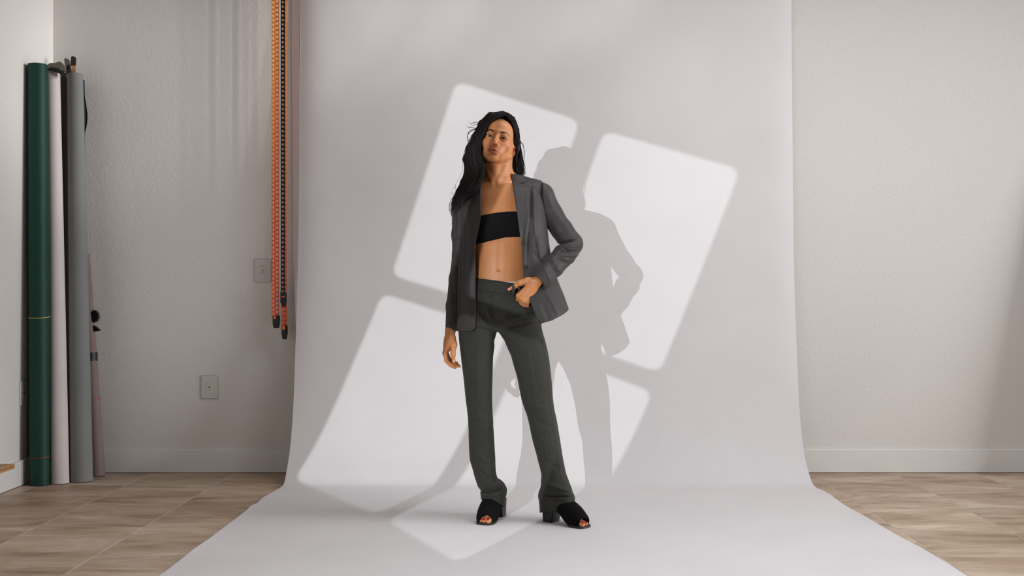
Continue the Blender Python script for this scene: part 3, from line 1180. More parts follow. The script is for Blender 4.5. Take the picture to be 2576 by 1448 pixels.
def cloth(name, rgb_a, rgb_b, scale, rough=0.85, sheen=0.0, bump=0.2):
    m = NT(name)
    v = m.coords(scale)
    f = m.noise(v, 1.0, 3, 0.7)
    f2 = m.noise(m.coords(), 5, 3, 0.5)
    mm = m.n('ShaderNodeMath'); mm.operation = 'MULTIPLY_ADD'
    m.l(f2, mm.inputs[0]); mm.inputs[1].default_value = 0.15; m.l(f, mm.inputs[2])
    m.l(m.ramp(mm.outputs[0], [(0.42, srgb(*rgb_a)), (0.74, srgb(*rgb_b))]), m.b.inputs['Base Color'])
    m.set(Roughness=rough)
    m.b.inputs['Sheen Weight'].default_value = sheen
    m.b.inputs['Specular IOR Level'].default_value = 0.3
    m.bump(f, bump, 0.0008)
    return m


cloth('jacket_cloth', (42, 39, 39), (68, 63, 63), (700, 700, 700), 0.55, 0.05)
cloth('trouser_cloth', (36, 36, 32), (60, 60, 54), (900, 900, 110), 0.8, 0.05)
plain('black_knit', (13, 13, 15), 0.9, spec=0.2)
plain('black_suede', (13, 13, 15), 0.95, spec=0.15)
plain('black_leather', (24, 24, 24), 0.5)
plain('button_horn', (9, 9, 10), 0.3)
plain('nail_red', (165, 12, 30), 0.2)
plain('nail_pink', (236, 176, 156), 0.2)
plain('white_cotton', (232, 228, 226), 0.8)
plain('eye_white', (226, 218, 212), 0.15)
plain('iris_brown', (44, 24, 14), 0.1)
plain('pupil', (5, 4, 4), 0.05)
plain('brow_hair', (30, 20, 16), 0.7)
m = NT('hair')
f = m.noise(m.coords((40, 40, 12)), 3, 3, 0.6)
m.l(m.ramp(f, [(0.3, srgb(8, 6, 6)), (0.7, srgb(28, 20, 16))]), m.b.inputs['Base Color'])
m.set(Roughness=0.48)
m.b.inputs['Specular IOR Level'].default_value = 0.22

SKIN = np.array(srgb(203, 134, 84)[:3])
LIP = np.array(srgb(174, 96, 74)[:3])

person = tag(empty('person', (X(1300), Y0 + 0.02, 0.0)), 'woman in open grey suit jacket, black bandeau and grey trousers, one hand in her pocket', 'person')

# ------------------------------------------------------------------ head frame
ROLL, PITCH, YAW = math.radians(12), math.radians(-13), math.radians(-4)
HR = (Matrix.Rotation(ROLL, 3, 'Y') @ Matrix.Rotation(PITCH, 3, 'X') @ Matrix.Rotation(YAW, 3, 'Z'))
HRn = np.array(HR, np.float32)
# the point between the eyes, at the surface of the face, fixes the head
EYE_MID = W(1249, 342, -0.095)
HO = EYE_MID - HRn @ np.array([0, -0.090, 0.0], np.float32)


def hp(x, y, z):
    """head-frame point -> world"""
    return HO + HRn @ np.array([x, y, z], np.float32)


def hell(c, r, k=0.01, op='u', rot=None):
    R = HRn if rot is None else HRn @ np.array(rot, np.float32)
    return ell(hp(*c), r, k, op, R)


def hcone(a, b, ra, rb, k=0.01, op='u'):
    return cone(hp(*a), hp(*b), ra, rb, k, op)


def rx(d): return Matrix.Rotation(math.radians(d), 3, 'X')
def ry(d): return Matrix.Rotation(math.radians(d), 3, 'Y')
def rz(d): return Matrix.Rotation(math.radians(d), 3, 'Z')


# outer form of the jacket (its cloth is cut further down; the trunk has to stay inside it)
JK_LOFT = loft([(464, 1190, 1342, 0.016, 0.070), (480, 1162, 1364, 0.010, 0.100), (510, 1157, 1370, 0.004, 0.116), (560, 1156, 1376, -0.002, 0.127), (600, 1155, 1380, -0.004, 0.128), (640, 1154, 1386, -0.004, 0.122),
                (700, 1150, 1402, -0.002, 0.126), (750, 1148, 1422, 0.0, 0.136), (785, 1146, 1434, 0.004, 0.146), (842, 1146, 1446, 0.006, 0.156)], 0.03, 'u', 2.3)
JK_SH1 = cone(W(1298, 459, 0.010), W(1350, 471, 0.008), 0.037, 0.034, 0.03)
JK_SH2 = cone(W(1222, 464, 0.012), W(1170, 496, 0.008), 0.032, 0.034, 0.03)

BODY = []
# trunk
TORSO_ROWS = [(452, 1205, 1305, 0.018, 0.055), (468, 1178, 1336, 0.012, 0.072), (500, 1170, 1352, 0.004, 0.088), (540, 1180, 1348, -0.002, 0.097),
              (580, 1186, 1342, -0.004, 0.096), (620, 1193, 1333, -0.004, 0.086), (660, 1195, 1328, -0.004, 0.080), (700, 1188, 1336, -0.004, 0.084), (740, 1174, 1350, 0.0, 0.094), (775, 1166, 1358, 0.0, 0.1)]
BODY.append(loft(TORSO_ROWS, 0.03, 'u', 2.15))
BODY.append(ell(W(1228, 562, -0.072), (0.047, 0.036, 0.047), 0.05))
BODY.append(ell(W(1298, 558, -0.072), (0.047, 0.036, 0.047), 0.05))
# neck, throat and the cords that run to the collar bones
BODY += chain([W(1251, 470, 0.01), W(1252, 440, 0.012), W(1257, 412, 0.016), W(1262, 370, 0.022)], [0.058, 0.0485, 0.046, 0.05], 0.035)
BODY.append(cone(W(1245, 455, -0.045), W(1245, 415, -0.036), 0.012, 0.016, 0.022))
BODY.append(cone(W(1240, 458, -0.055), W(1222, 415, -0.015), 0.0065, 0.010, 0.014))
BODY.append(cone(W(1252, 458, -0.055), W(1281, 400, 0.0), 0.0065, 0.011, 0.014))
# collar bones, shoulders' slope
BODY.append(cone(W(1254, 463, -0.058), W(1282, 459, -0.045), 0.0055, 0.004, 0.02))
BODY.append(cone(W(1238, 465, -0.058), W(1200, 471, -0.040), 0.0055, 0.004, 0.02))
BODY.append(cone(W(1256, 430, 0.025), W(1310, 466, 0.02), 0.028, 0.022, 0.03))
BODY.append(cone(W(1250, 430, 0.025), W(1196, 474, 0.02), 0.028, 0.022, 0.03))
# belly: centre line, rib edge, navel
BODY.append(cone(W(1257, 610, -0.104), W(1255, 668, -0.096), 0.006, 0.005, 0.02, 's'))
BODY.append(ell(W(1254, 681, -0.092), (0.0085, 0.016, 0.0045), 0.006, 's'))
BODY.append(ell(W(1254, 683.5, -0.083), (0.005, 0.005, 0.0028), 0.004))
# arms inside the sleeves
BODY += chain([W(1174, 492, 0.0), W(1160, 560, 0.005), W(1156, 645, 0.012), W(1144, 740, -0.005), W(1133, 826, -0.022)], [0.030, 0.028, 0.026, 0.024, 0.0195], 0.02)
BODY += chain([W(1346, 480, 0.0), W(1392, 545, 0.015), W(1436, 612, 0.015), W(1395, 662, -0.065), W(1352, 709, -0.122)], [0.034, 0.032, 0.029, 0.027, 0.0205], 0.02)

# legs inside the trousers
BODY += chain([W(1212, 770, 0.0), W(1205, 900, 0.002), W(1208, 1040, 0.020), W(1213, 1150, 0.046), W(1228, 1215, 0.070)], [0.07, 0.056, 0.042, 0.034, 0.022], 0.02)
BODY += chain([W(1305, 770, 0.0), W(1333, 900, -0.004), W(1362, 1040, -0.005), W(1385, 1150, -0.002), W(1391, 1230, -0.01)], [0.07, 0.056, 0.042, 0.036, 0.028], 0.02)
# ---- her left hand, back of the hand to the camera, fingers in the pocket
wr = W(1350, 708, -0.122)
kn = [(1304, 743, -0.116), (1311.5, 751, -0.120), (1319, 756.5, -0.118), (1327, 758.5, -0.111)]
for i, (u, v_, d) in enumerate(kn):
    BODY.append(cone(wr + np.array([-0.004 * (1.5 - i), 0, 0], np.float32), W(u, v_, d), 0.0165, 0.0108, 0.010))
    BODY.append(cone(W(u, v_, d), W(u - 2, v_ + 15, d + 0.030), 0.0094, 0.0085, 0.006))
    BODY.append(cone(W(u - 2, v_ + 15, d + 0.030), W(u - 5, v_ + 36, d + 0.045), 0.0085, 0.008, 0.005))
    BODY.append(ell(W(u, v_ - 1, d - 0.006), (0.0072, 0.0072, 0.0072), 0.008))
    if i: # tendons
        BODY.append(cone(W(u, v_ - 4, d - 0.0075), W(1345 - 2 * i, 715 + 2 * i, -0.134), 0.0035, 0.003, 0.008))
BODY += chain([W(1343, 705, -0.124), W(1326, 706.5, -0.127), W(1308, 711, -0.124), W(1296, 719.5, -0.116), W(1280.5, 727.5, -0.108)], [0.0165, 0.0142, 0.0112, 0.0094, 0.0070], 0.008)
# ---- her right hand, hanging, seen from the thumb side
wr = W(1133, 832, -0.024)
kn = [(1118.5, 884, -0.040, 0.0102), (1117.5, 887, -0.018, 0.0104), (1118.5, 886, 0.002, 0.0098), (1121, 881, 0.019, 0.0088)]
for i, (u, v_, d, r) in enumerate(kn):
    BODY.append(cone(wr + np.array([0.0, (-0.008 + 0.006 * i), 0], np.float32), W(u + 4, v_ - 6, d), 0.0165, r + 0.0025, 0.014))
BODY.append(ell(W(1131, 862, -0.016), (0.022, 0.033, 0.034), 0.015))
for pts in ([(1119, 884, -0.040), (1123, 907, -0.047), (1134, 918.5, -0.044), (1145, 924.5, -0.040)],
            [(1118, 887, -0.018), (1127, 911, -0.023), (1143, 919, -0.018), (1156, 921, -0.012)],
            [(1119, 886, 0.002), (1128, 910, 0.0), (1142, 917, 0.004), (1153, 918, 0.008)],
            [(1121, 881, 0.019), (1129, 902, 0.019), (1140, 910, 0.023), (1149, 912, 0.026)]):
    BODY += chain([W(*p) for p in pts], [0.0098, 0.0087, 0.0077, 0.0058], 0.004)
BODY += chain([W(1137, 848, -0.036), W(1142, 866, -0.055), W(1139.5, 890, -0.064), W(1141.5, 909, -0.060)], [0.0165, 0.0128, 0.0102, 0.0070], 0.009)

# ---- head
HEAD = []
HEAD.append(hell((0, 0.012, 0.030), (0.0700, 0.090, 0.086), 0.02))
HEAD.append(hell((0, -0.026, -0.020), (0.0560, 0.062, 0.074), 0.03))
HEAD.append(hell((0, -0.052, 0.045), (0.052, 0.038, 0.042), 0.03))            # forehead
for s in (-1, 1):
    HEAD.append(hcone((s * 0.0440, -0.004, -0.053), (s * 0.011, -0.068, -0.0915), 0.0140, 0.0115, 0.022))   # jaw line
    HEAD.append(hcone((s * 0.055, 0.006, -0.012), (s * 0.0455, -0.002, -0.052), 0.013, 0.014, 0.02))
    HEAD.append(hell((s * 0.041, -0.058, -0.024), (0.020, 0.019, 0.015), 0.022))      # cheekbone
    HEAD.append(hell((s * 0.025, -0.068, -0.052), (0.015, 0.013, 0.022), 0.022))      # cheek beside mouth
HEAD.append(hell((0, -0.0765, -0.0910), (0.0150, 0.013, 0.0125), 0.02))                # chin
HEAD.append(hell((0, -0.0755, -0.064), (0.028, 0.016, 0.022), 0.02))                  # muzzle
HEAD.append(hell((0, -0.085, 0.020), (0.034, 0.010, 0.008), 0.016))                  # brow ridge
for s in (-1, 1):
    HEAD.append(hell((s * 0.031, -0.098, -0.001), (0.0185, 0.017, 0.0125), 0.016, 's'))   # sockets
# nose
HEAD.append(hcone((0, -0.086, 0.006), (0, -0.1045, -0.030), 0.0062, 0.0078, 0.014))
HEAD.append(hell((0, -0.1070, -0.0345), (0.0092, 0.0092, 0.0080), 0.008))
for s in (-1, 1):
    HEAD.append(hell((s * 0.0115, -0.0970, -0.0385), (0.0070, 0.0095, 0.0068), 0.006))
    HEAD.append(hell((s * 0.0070, -0.1000, -0.0445), (0.0037, 0.0058, 0.0085), 0.0018, 's', rz(s * -20)))
HEAD.append(hell((0, -0.098, -0.0515), (0.0032, 0.004, 0.0075), 0.004, 's'))           # philtrum
# eyelids round the eyeballs, with the almond slit
EB = 0.0108
for s in (-1, 1):
    e = (s * 0.0312, -0.0768, -0.0015)
    HEAD.append(hell(e, (0.0170, 0.0140, 0.0128), 0.004))
    HEAD.append(hell((e[0] + s * 0.0005, e[1] - 0.014, e[2] - 0.0026), (0.0138, 0.0150, 0.0034), 0.0008, 's', ry(s * -6)))
    HEAD.append(hell((e[0], e[1] - 0.004, e[2] + 0.0105), (0.017, 0.0090, 0.0052), 0.005))   # upper lid fold
# lips
for s in (-1, 1):
    HEAD.append(hcone((s * 0.0055, -0.0945, -0.0622), (s * 0.0255, -0.0835, -0.0692), 0.0048, 0.0018, 0.004))
    HEAD.append(hcone((s * 0.0080, -0.0925, -0.0752), (s * 0.0245, -0.0830, -0.0702), 0.0056, 0.0018, 0.005))
HEAD.append(hell((0, -0.0930, -0.0757), (0.0115, 0.0056, 0.0058), 0.005))
HEAD.append(hell((0, -0.0970, -0.0690), (0.0175, 0.0080, 0.0020), 0.0015, 's'))       # parted mouth
HEAD.append(hell((0, -0.0925, -0.0848), (0.015, 0.006, 0.0038), 0.008, 's'))           # under the lip
# ears
for s in (-1, 1):
    tilt = ry(s * 8)
    HEAD.append(hell((s * 0.0725, 0.012, -0.022), (0.0060, 0.0185, 0.0300), 0.006, 'u', rz(s * 42)))
    HEAD.append(hell((s * 0.0775, 0.004, -0.017), (0.0050, 0.0090, 0.0150), 0.004, 's', rz(s * 42)))
    HEAD.append(hell((s * 0.0680, 0.004, -0.046), (0.0062, 0.0075, 0.0095), 0.006))
BODY += HEAD

# ---- feet in the shoes
FEET = {}


def foot_frame(toe, heel):
    t = np.array([toe[0] - heel[0], toe[1] - heel[1]]); t /= np.linalg.norm(t)
    o = np.array([toe[0] - t[0] * 0.118, toe[1] - t[1] * 0.118])
    return o, t


def fpt(fr, s, l, z):
    o, t = fr
    nrm = np.array([t[1], -t[0]])
    return np.array([o[0] + t[0] * s + nrm[0] * l, o[1] + t[1] * s + nrm[1] * l, z], np.float32)


FRAMES = {'right': foot_frame((-0.127, 4.655), (-0.062, 4.845)), 'left': foot_frame((0.322, 4.598), (0.158, 4.748))}
BIG = {'right': -1, 'left': 1}
NAILS = []
for nm, fr in FRAMES.items():
    sd = -BIG[nm]
    f_ = lambda s, l, z: fpt(fr, s, l * sd, z)
    BODY += chain([f_(-0.062, 0, 0.135), f_(-0.056, 0, 0.112)], [0.022, 0.030], 0.03)
    BODY += chain([f_(-0.08, 0, 0.105), f_(-0.02, 0, 0.085), f_(0.04, -0.004, 0.045), f_(0.068, -0.006, 0.030)], [0.027, 0.029, 0.027, 0.022], 0.03)
    toes = [(-0.024, 0.112, 0.0118), (-0.004, 0.113, 0.0088), (0.011, 0.106, 0.0080)]
    for i, (l, s, r) in enumerate(toes):
        BODY += chain([f_(0.058, l * 0.8, 0.031), f_(s - 0.018, l, 0.0245 - 0.001 * i), f_(s - 0.004, l, 0.0195 - 0.001 * i)], [r + 0.003, r, r * 0.95], 0.004)
        if i < 4: NAILS.append((f_(s - 0.001, l, 0.0215 - 0.001 * i + r * 0.72), r * 0.62, fr))

body_f = field(BODY)
# where the jacket covers it the trunk stays inside the cloth
SHIRT = [JK_LOFT, JK_SH1, JK_SH2]
shell_f = field(SHIRT)
Z_TOP = Z(462)


def trunk_f(p, c=None, r=None):
    d = body_f(p, c, r)
    if p[:, 2].min() > Z(440): return d
    j = shell_f(p) + 0.0105
    w = np.clip(np.maximum(X(1204) - p[:, 0], p[:, 0] - X(1296)) / 0.012, 0, 1) * (p[:, 2] < Z(444))
    return np.where(w > 0, np.maximum(d, j - 0.06 * (1 - w)), d)


def region(u0, u1, v0, v1, d0, d1, h, sm=0, fn=None):
    return nets(fn or body_f, [X(u0), Y0 + d0, Z(v1)], [X(u1), Y0 + d1, Z(v0)], h, 16, sm)


parts_ = [region(1150, 1352, 272, 574, -0.16, 0.15, 0.0018, 0, trunk_f),
          region(1168, 1352, 572, 765, -0.14, 0.13, 0.0028, 0, trunk_f),
          region(1105, 1176, 470, 806, -0.09, 0.10, 0.005), region(1330, 1490, 455, 700, -0.17, 0.10, 0.005),
          region(1140, 1440, 760, 1262, -0.12, 0.15, 0.006),
          region(1098, 1172, 800, 935, -0.10, 0.07, 0.0015),
          region(1268, 1392, 680, 812, -0.19, -0.02, 0.0015)]
for nm, fr in FRAMES.items():
    c = fpt(fr, 0.02, 0, 0)
    parts_.append(nets(body_f, [c[0] - 0.16, c[1] - 0.16, 0.0], [c[0] + 0.16, c[1] + 0.16, 0.2], 0.0022))
BV, BQ = merge(*parts_)
bme = np_mesh('body', BV, BQ)

# skin tones, lips, lash line and brows as the skin's own colours
loc = (BV - HO) @ HRn
col = np.repeat(SKIN[None], len(BV), 0)
inhead = np.linalg.norm(loc, axis=1) < 0.14


def blend(mask, c, a=1.0):
    global col
    w = np.clip(mask, 0, 1)[:, None] * a
    col = col * (1 - w) + np.array(c)[None] * w


def gau(x0, z0, sx_, sz_, ang=0.0):
    dx, dz = loc[:, 0] - x0, loc[:, 2] - z0
    ca, sa = math.cos(ang), math.sin(ang)
    a = (dx * ca + dz * sa) / sx_; b = (-dx * sa + dz * ca) / sz_
    return np.exp(-(a * a + b * b)) * inhead * (loc[:, 1] < -0.03)


lipw = 0.0272
lx = np.clip(np.abs(loc[:, 0]) / lipw, 0, 1)
top = -0.0690 + (0.0115 - 0.0022 * np.exp(-(loc[:, 0] / 0.004) ** 2)) * (1 - lx ** 1.7)
bot = -0.0690 - 0.0140 * (1 - lx ** 2.2)
soft = 0.0012
lm = (1 / (1 + np.exp(-(top - loc[:, 2]) / soft * 2))) * (1 / (1 + np.exp(-(loc[:, 2] - bot) / soft * 2))) * (np.abs(loc[:, 0]) < lipw) * inhead * (loc[:, 1] < -0.075)
blend(lm, LIP)
blend(gau(0, -0.0690, 0.020, 0.0022), srgb(70, 30, 26)[:3], 0.75)
for s in (-1, 1):
    blend(gau(s * 0.047, -0.030, 0.018, 0.012), srgb(205, 128, 92)[:3], 0.35)
    blend(gau(s * 0.0325, 0.0060, 0.0150, 0.0055), srgb(128, 72, 50)[:3], 0.60)    # eye shadow
    # lash lines
    ax_ = (loc[:, 0] - s * 0.0318) / 0.0142
    zu = -0.0040 + 0.0036 * (1 - ax_ ** 2) + 0.0008 * s * ax_
    blend(np.exp(-((loc[:, 2] - zu) / 0.0019) ** 2) * (np.abs(ax_) < 1.15) * inhead * (loc[:, 1] < -0.05), srgb(14, 8, 6)[:3], 1.0)
    zl = -0.0042 - 0.0032 * (1 - ax_ ** 2) + 0.0008 * s * ax_
    blend(np.exp(-((loc[:, 2] - zl) / 0.0011) ** 2) * (np.abs(ax_) < 1.1) * inhead * (loc[:, 1] < -0.05), srgb(40, 22, 16)[:3], 0.7)
    # brows: arched band that thins outwards
    q = (loc[:, 0] * s - 0.0135) / 0.040
    zb = 0.0165 + 0.0075 * np.sin(np.clip(q, 0, 1) * 2.3) - 0.004 * np.clip(q - 0.6, 0, 1) ** 2 * 8
    wb_ = 0.0046 * (1 - 0.62 * np.clip(q, 0, 1) ** 1.5)
    bmk = (1 / (1 + np.exp(-(wb_ - np.abs(loc[:, 2] - zb)) / 0.0006))) * np.clip(q / 0.10, 0, 1) * np.clip((1.0 - q) / 0.08, 0, 1) * inhead * (loc[:, 1] < -0.03)
    blend(bmk, srgb(46, 26, 16)[:3], 1.0)
# knuckle and navel warmth
attr = bme.color_attributes.new('tone', 'FLOAT_COLOR', 'POINT')
attr.data.foreach_set('color', np.concatenate([col, np.ones((len(col), 1))], 1).astype(np.float32).ravel())
body = link('body', bme, 'skin', person)

# eyes with iris and pupil, teeth, nails
for s in (-1, 1):
    c = hp(s * 0.0312, -0.0768, -0.0015)
    bm = bmesh.new(); bmesh.ops.create_uvsphere(bm, u_segments=32, v_segments=24, radius=EB)
    me = bpy.data.meshes.new('eye'); bm.to_mesh(me); bm.free()
    me.transform(Matrix.Translation(Vector(c)))
    ey = link('eye', me, 'eye_white', body, True)
    # gaze towards the camera
    g = (Vector((0.0, 0.0, CAM_H + 0.1)) - Vector(c)).normalized()
    for nm, r, dist, mt_ in (('iris', 0.0056, EB * 0.86, 'iris_brown'), ('pupil', 0.0028, EB * 0.985, 'pupil')):
        bm = bmesh.new(); bmesh.ops.create_uvsphere(bm, u_segments=24, v_segments=12, radius=1)
        me = bpy.data.meshes.new(nm); bm.to_mesh(me); bm.free()
        mt4 = g.to_track_quat('Z', 'Y').to_matrix().to_4x4() @ Matrix.Diagonal((r, r, 0.0022 if nm == 'iris' else 0.0006, 1))
        mt4.translation = Vector(c) + g * dist
        me.transform(mt4)
        link(nm, me, mt_, ey, True)
tv = []
for k in range(-3, 4):
    p = hp(k * 0.0056, -0.0868 + 0.0011 * k * k * 0.9, -0.0668)
    me = box_mesh('t', -0.0026, 0.0026, -0.002, 0.002, -0.0034, 0.0034, 0.001)
    me.transform(Matrix(HR).to_4x4()); me.transform(Matrix.Translation(Vector(p)))
    tv.append(me)
link('teeth', join_meshes('teeth', tv), 'eye_white', body)


def nail(p, r, nrm, along, mat, elong=1.25):
    bm = bmesh.new(); bmesh.ops.create_uvsphere(bm, u_segments=14, v_segments=10, radius=1)
    me = bpy.data.meshes.new('nail'); bm.to_mesh(me); bm.free()
    z = Vector(nrm).normalized(); y = Vector(along).normalized(); x = y.cross(z).normalized(); y = z.cross(x)
    mt4 = Matrix((x * r, y * r * elong, z * r * 0.35)).transposed().to_4x4()
    mt4.translation = Vector(p)
    me.transform(mt4)
    return link('nail', me, mat, body, True)


for p, r, fr in NAILS:
    nail(p, r, (fr[1][0] * 0.35, fr[1][1] * 0.35, 1), (fr[1][0], fr[1][1], -0.3), 'nail_red')
nail(W(1281.5, 726.2, -0.1145), 0.0052, (-0.1, -1, 0.35), (-0.8, 0.1, -0.35), 'nail_pink', 1.4)
nail(W(1141.3, 906, -0.0668), 0.0046, (0.25, -1, 0.0), (0.05, 0, -1), 'nail_pink', 1.4)

# ------------------------------------------------------------------ bandeau
def crv(pts, d=0.0):
    q = (Y0 + d) / FPX
    us = [(p[0] - 1288) * q for p in pts]; zs_c = [CAM_H - (p[1] - HOR) * q for p in pts]
    return lambda x: np.interp(x, us, zs_c)


torso_f = field(BODY[:3])
bt = crv([(1150, 556), (1208, 547), (1250, 539), (1275, 536.5), (1300, 536.5), (1360, 540)])
bb_ = crv([(1150, 622), (1213, 613), (1235, 608), (1270, 600), (1308, 598), (1360, 600)])


def band_post(p, d):
    d = d - 0.0045
    return np.maximum(np.maximum(d, -(d + 0.012)), np.maximum(p[:, 2] - bt(p[:, 0]), bb_(p[:, 0]) - p[:, 2]))


V_, Q_ = nets(field(BODY[:3], band_post), [X(1170), Y0 - 0.14, Z(630)], [X(1356), Y0 + 0.13, Z(525)], 0.0022, 16, 1)
link('bandeau_top', np_mesh('bandeau_top', V_, Q_), 'black_knit', person)

# ------------------------------------------------------------------ trousers
LEG_R = [(760, 1158, 1256, 0.005, 0.090), (800, 1153, 1254, 0.002, 0.094), (830, 1153, 1250, 0.0, 0.090), (845, 1154, 1247.5, 0.0, 0.087), (858, 1155, 1245.5, 0.0, 0.085), (870, 1156.5, 1245, 0.0, 0.082), (900, 1160, 1241, 0.002, 0.077),
         (950, 1166, 1239, 0.006, 0.070), (1000, 1171, 1238, 0.012, 0.065), (1050, 1177, 1240, 0.022, 0.063), (1100, 1179, 1243, 0.034, 0.062), (1150, 1181, 1246, 0.046, 0.064),
         (1180, 1189, 1247, 0.052, 0.066), (1205, 1196, 1252, 0.056, 0.070), (1218, 1201, 1264, 0.058, 0.074), (1230, 1207, 1273, 0.060, 0.077), (1242, 1211, 1272.5, 0.062, 0.078), (1258, 1212, 1271, 0.062, 0.078), (1282, 1211, 1270, 0.062, 0.078)]
LEG_L = [(760, 1254, 1352, 0.005, 0.090), (800, 1250, 1358, 0.0, 0.094), (830, 1252, 1364, -0.002, 0.090), (845, 1261, 1368, -0.003, 0.087), (858, 1268, 1372, -0.003, 0.085), (870, 1272, 1375, -0.004, 0.082), (900, 1285, 1381, -0.005, 0.077), (950, 1301, 1387, -0.006, 0.070),
         (1000, 1311, 1391, -0.006, 0.065), (1030, 1320, 1395, -0.005, 0.063), (1050, 1327, 1399.5, -0.004, 0.062), (1100, 1338, 1408, -0.002, 0.062), (1150, 1351, 1416, -0.002, 0.062),
         (1190, 1361, 1424, -0.004, 0.064), (1210, 1361.5, 1430, -0.006, 0.066), (1222, 1360.5, 1433.5, -0.008, 0.068), (1235, 1355.5, 1430.5, -0.010, 0.070), (1246, 1353.5, 1424, -0.010, 0.070), (1260, 1355.5, 1428, -0.010, 0.072), (1275, 1357, 1432, -0.010, 0.074), (1300, 1358, 1436, -0.01, 0.074)]
PELVIS = [(698, 1188, 1332, -0.002, 0.090), (715, 1181, 1336, -0.001, 0.095), (745, 1168, 1346, 0.0, 0.101), (780, 1157, 1354, 0.003, 0.105), (810, 1154, 1360, 0.006, 0.102), (826, 1165, 1350, 0.010, 0.094), (832, 1180, 1335, 0.014, 0.08)]
TR = [loft(LEG_R, 0.006), loft(LEG_L, 0.006), loft(PELVIS, 0.012)]
# the cloth bulges over the fingers in the pocket
TR += [cone(W(1300, 768, -0.086), W(1302, 800, -0.072), 0.020, 0.016, 0.02), cone(W(1318, 777, -0.082), W(1316, 805, -0.068), 0.020, 0.016, 0.02)]
TR.append(wrinkles([
    # hem breaks over the shoes
    ((1203, 1226), (1262, 1216), 0.011, 0.0065), ((1204, 1238), (1266, 1230), -0.013, 0.0050), ((1214, 1246), (1240, 1236), -0.005, 0.005), ((1214, 1244), (1272, 1240), 0.005, 0.006),
    ((1243, 1190), (1215, 1215), -0.003, 0.008), ((1196, 1160), (1245, 1210), 0.003, 0.010),
    ((1365, 1205), (1434, 1226), 0.010, 0.0075), ((1364, 1238), (1432, 1239), -0.013, 0.0050), ((1390, 1248), (1424, 1246), -0.005, 0.004), ((1356, 1240), (1380, 1285), -0.0045, 0.005), ((1365, 1200), (1385, 1225), -0.003, 0.006),
    ((1360, 1225), (1428, 1250), 0.003, 0.006),
    # knees
    ((1178, 1040), (1238, 1062), 0.0030, 0.012), ((1180, 1085), (1240, 1075), -0.0026, 0.010), ((1183, 1120), (1242, 1180), 0.0024, 0.012), ((1182, 1150), (1230, 1205), -0.0028, 0.010),
    ((1312, 1005), (1385, 1030), 0.0026, 0.012), ((1322, 1035), (1392, 1075), -0.0024, 0.010), ((1340, 1090), (1405, 1130), 0.0022, 0.012), ((1350, 1140), (1415, 1180), -0.0024, 0.010),
    # lap: pulls from the crotch and the pocket
    ((1246, 826), (1205, 790), -0.0075, 0.007), ((1248, 815), (1222, 765), -0.0050, 0.007), ((1256, 828), (1340, 806), -0.0080, 0.0065), ((1258, 812), (1335, 788), 0.0060, 0.009), ((1262, 795), (1345, 782), -0.0055, 0.006), ((1244, 832), (1200, 822), -0.0050, 0.006),
    ((1244, 840), (1234, 910), -0.0055, 0.007), ((1266, 850), (1304, 930), -0.0045, 0.008), ((1170, 800), (1235, 830), 0.0022, 0.012), ((1330, 830), (1372, 880), -0.0022, 0.012),
    ((1205, 850), (1204, 1030), 0.0016, 0.008), ((1322, 850), (1352, 1030), 0.0016, 0.008)]))
hemR = crv([(1190, 1260), (1212, 1258), (1225, 1254), (1236, 1254), (1247, 1260), (1256, 1268), (1270, 1276.5), (1300, 1280)], 0.02)
hemL = crv([(1330, 1296), (1357, 1293), (1379, 1288), (1390, 1286), (1410, 1280), (1433, 1273), (1450, 1272)], -0.05)
wtop = crv([(1150, 696), (1190, 698), (1212, 701), (1250, 706), (1285, 711), (1310, 711), (1340, 706), (1380, 700)])
XM = X(1312)


def trouser_post(p, d):
    hem = np.where(p[:, 0] < XM, hemR(p[:, 0]), hemL(p[:, 0]))
    # the hem drops towards the heel
    hem = hem - np.clip(p[:, 1] - np.where(p[:, 0] < XM, Y0 + 0.03, Y0 - 0.02), -0.03, 0.1) * 0.22
    return np.maximum(np.maximum(d, hem - p[:, 2]), p[:, 2] - wtop(p[:, 0]))


# cloth carried by the insteps
for nm, fr in FRAMES.items():
    TR.insert(3, cone(fpt(fr, -0.060, 0, 0.165 if nm == 'left' else 0.128), fpt(fr, -0.004, 0, 0.112), 0.046 if nm == 'left' else 0.036, 0.041, 0.03))
trouser_f = field(TR, trouser_post)
vqs = [nets(trouser_f, [X(1140), Y0 - 0.14, Z(1310)], [X(1446), Y0 + 0.14, Z(690)], 0.0026, 16, 1)]
trousers = link('trousers', np_mesh('trousers', *vqs[0]), 'trouser_cloth', person)
# waistband, belt loop, fly, pocket edge, side seams
link('waistband', ribbon('waistband', trouser_f, [(1196, 702), (1225, 705), (1255, 709), (1285, 713), (1308, 713)], [(1192, 729), (1222, 733), (1254, 737), (1285, 741), (1310, 742)], lambda t, s: 0.0026, 8, 60, 0.003), 'trouser_cloth', trousers, True)
link('belt_loop', ribbon('belt_loop', field(TR[:7]), [(1288.5, 711), (1288.3, 722), (1288, 734), (1287.6, 747)], [(1296, 711.5), (1295.6, 722), (1295, 734), (1294.4, 747)], lambda t, s: 0.008 + 0.034 * math.sin(min(1, s * 1.15) * math.pi) ** 0.5 if s < 0.87 else 0.006, 5, 30, 0.003), 'trouser_cloth', trousers, True)
link('fly_seam', seam('fly_seam', trouser_f, [(1238, 708), (1238.5, 735), (1240, 760), (1242, 790), (1246, 822)], 0.0013, 0.0008), 'trouser_cloth', trousers, True)
link('pocket_edge', ribbon('pocket_edge', trouser_f, [(1297.5, 741), (1299, 749), (1306, 757.5), (1316, 763), (1327, 766), (1340, 768)], [(1295.5, 743), (1297, 751.5), (1304.5, 760.5), (1315, 766.5), (1326, 770), (1339, 772)], lambda t, s: 0.003, 5, 40, 0.004), 'trouser_cloth', trousers, True)
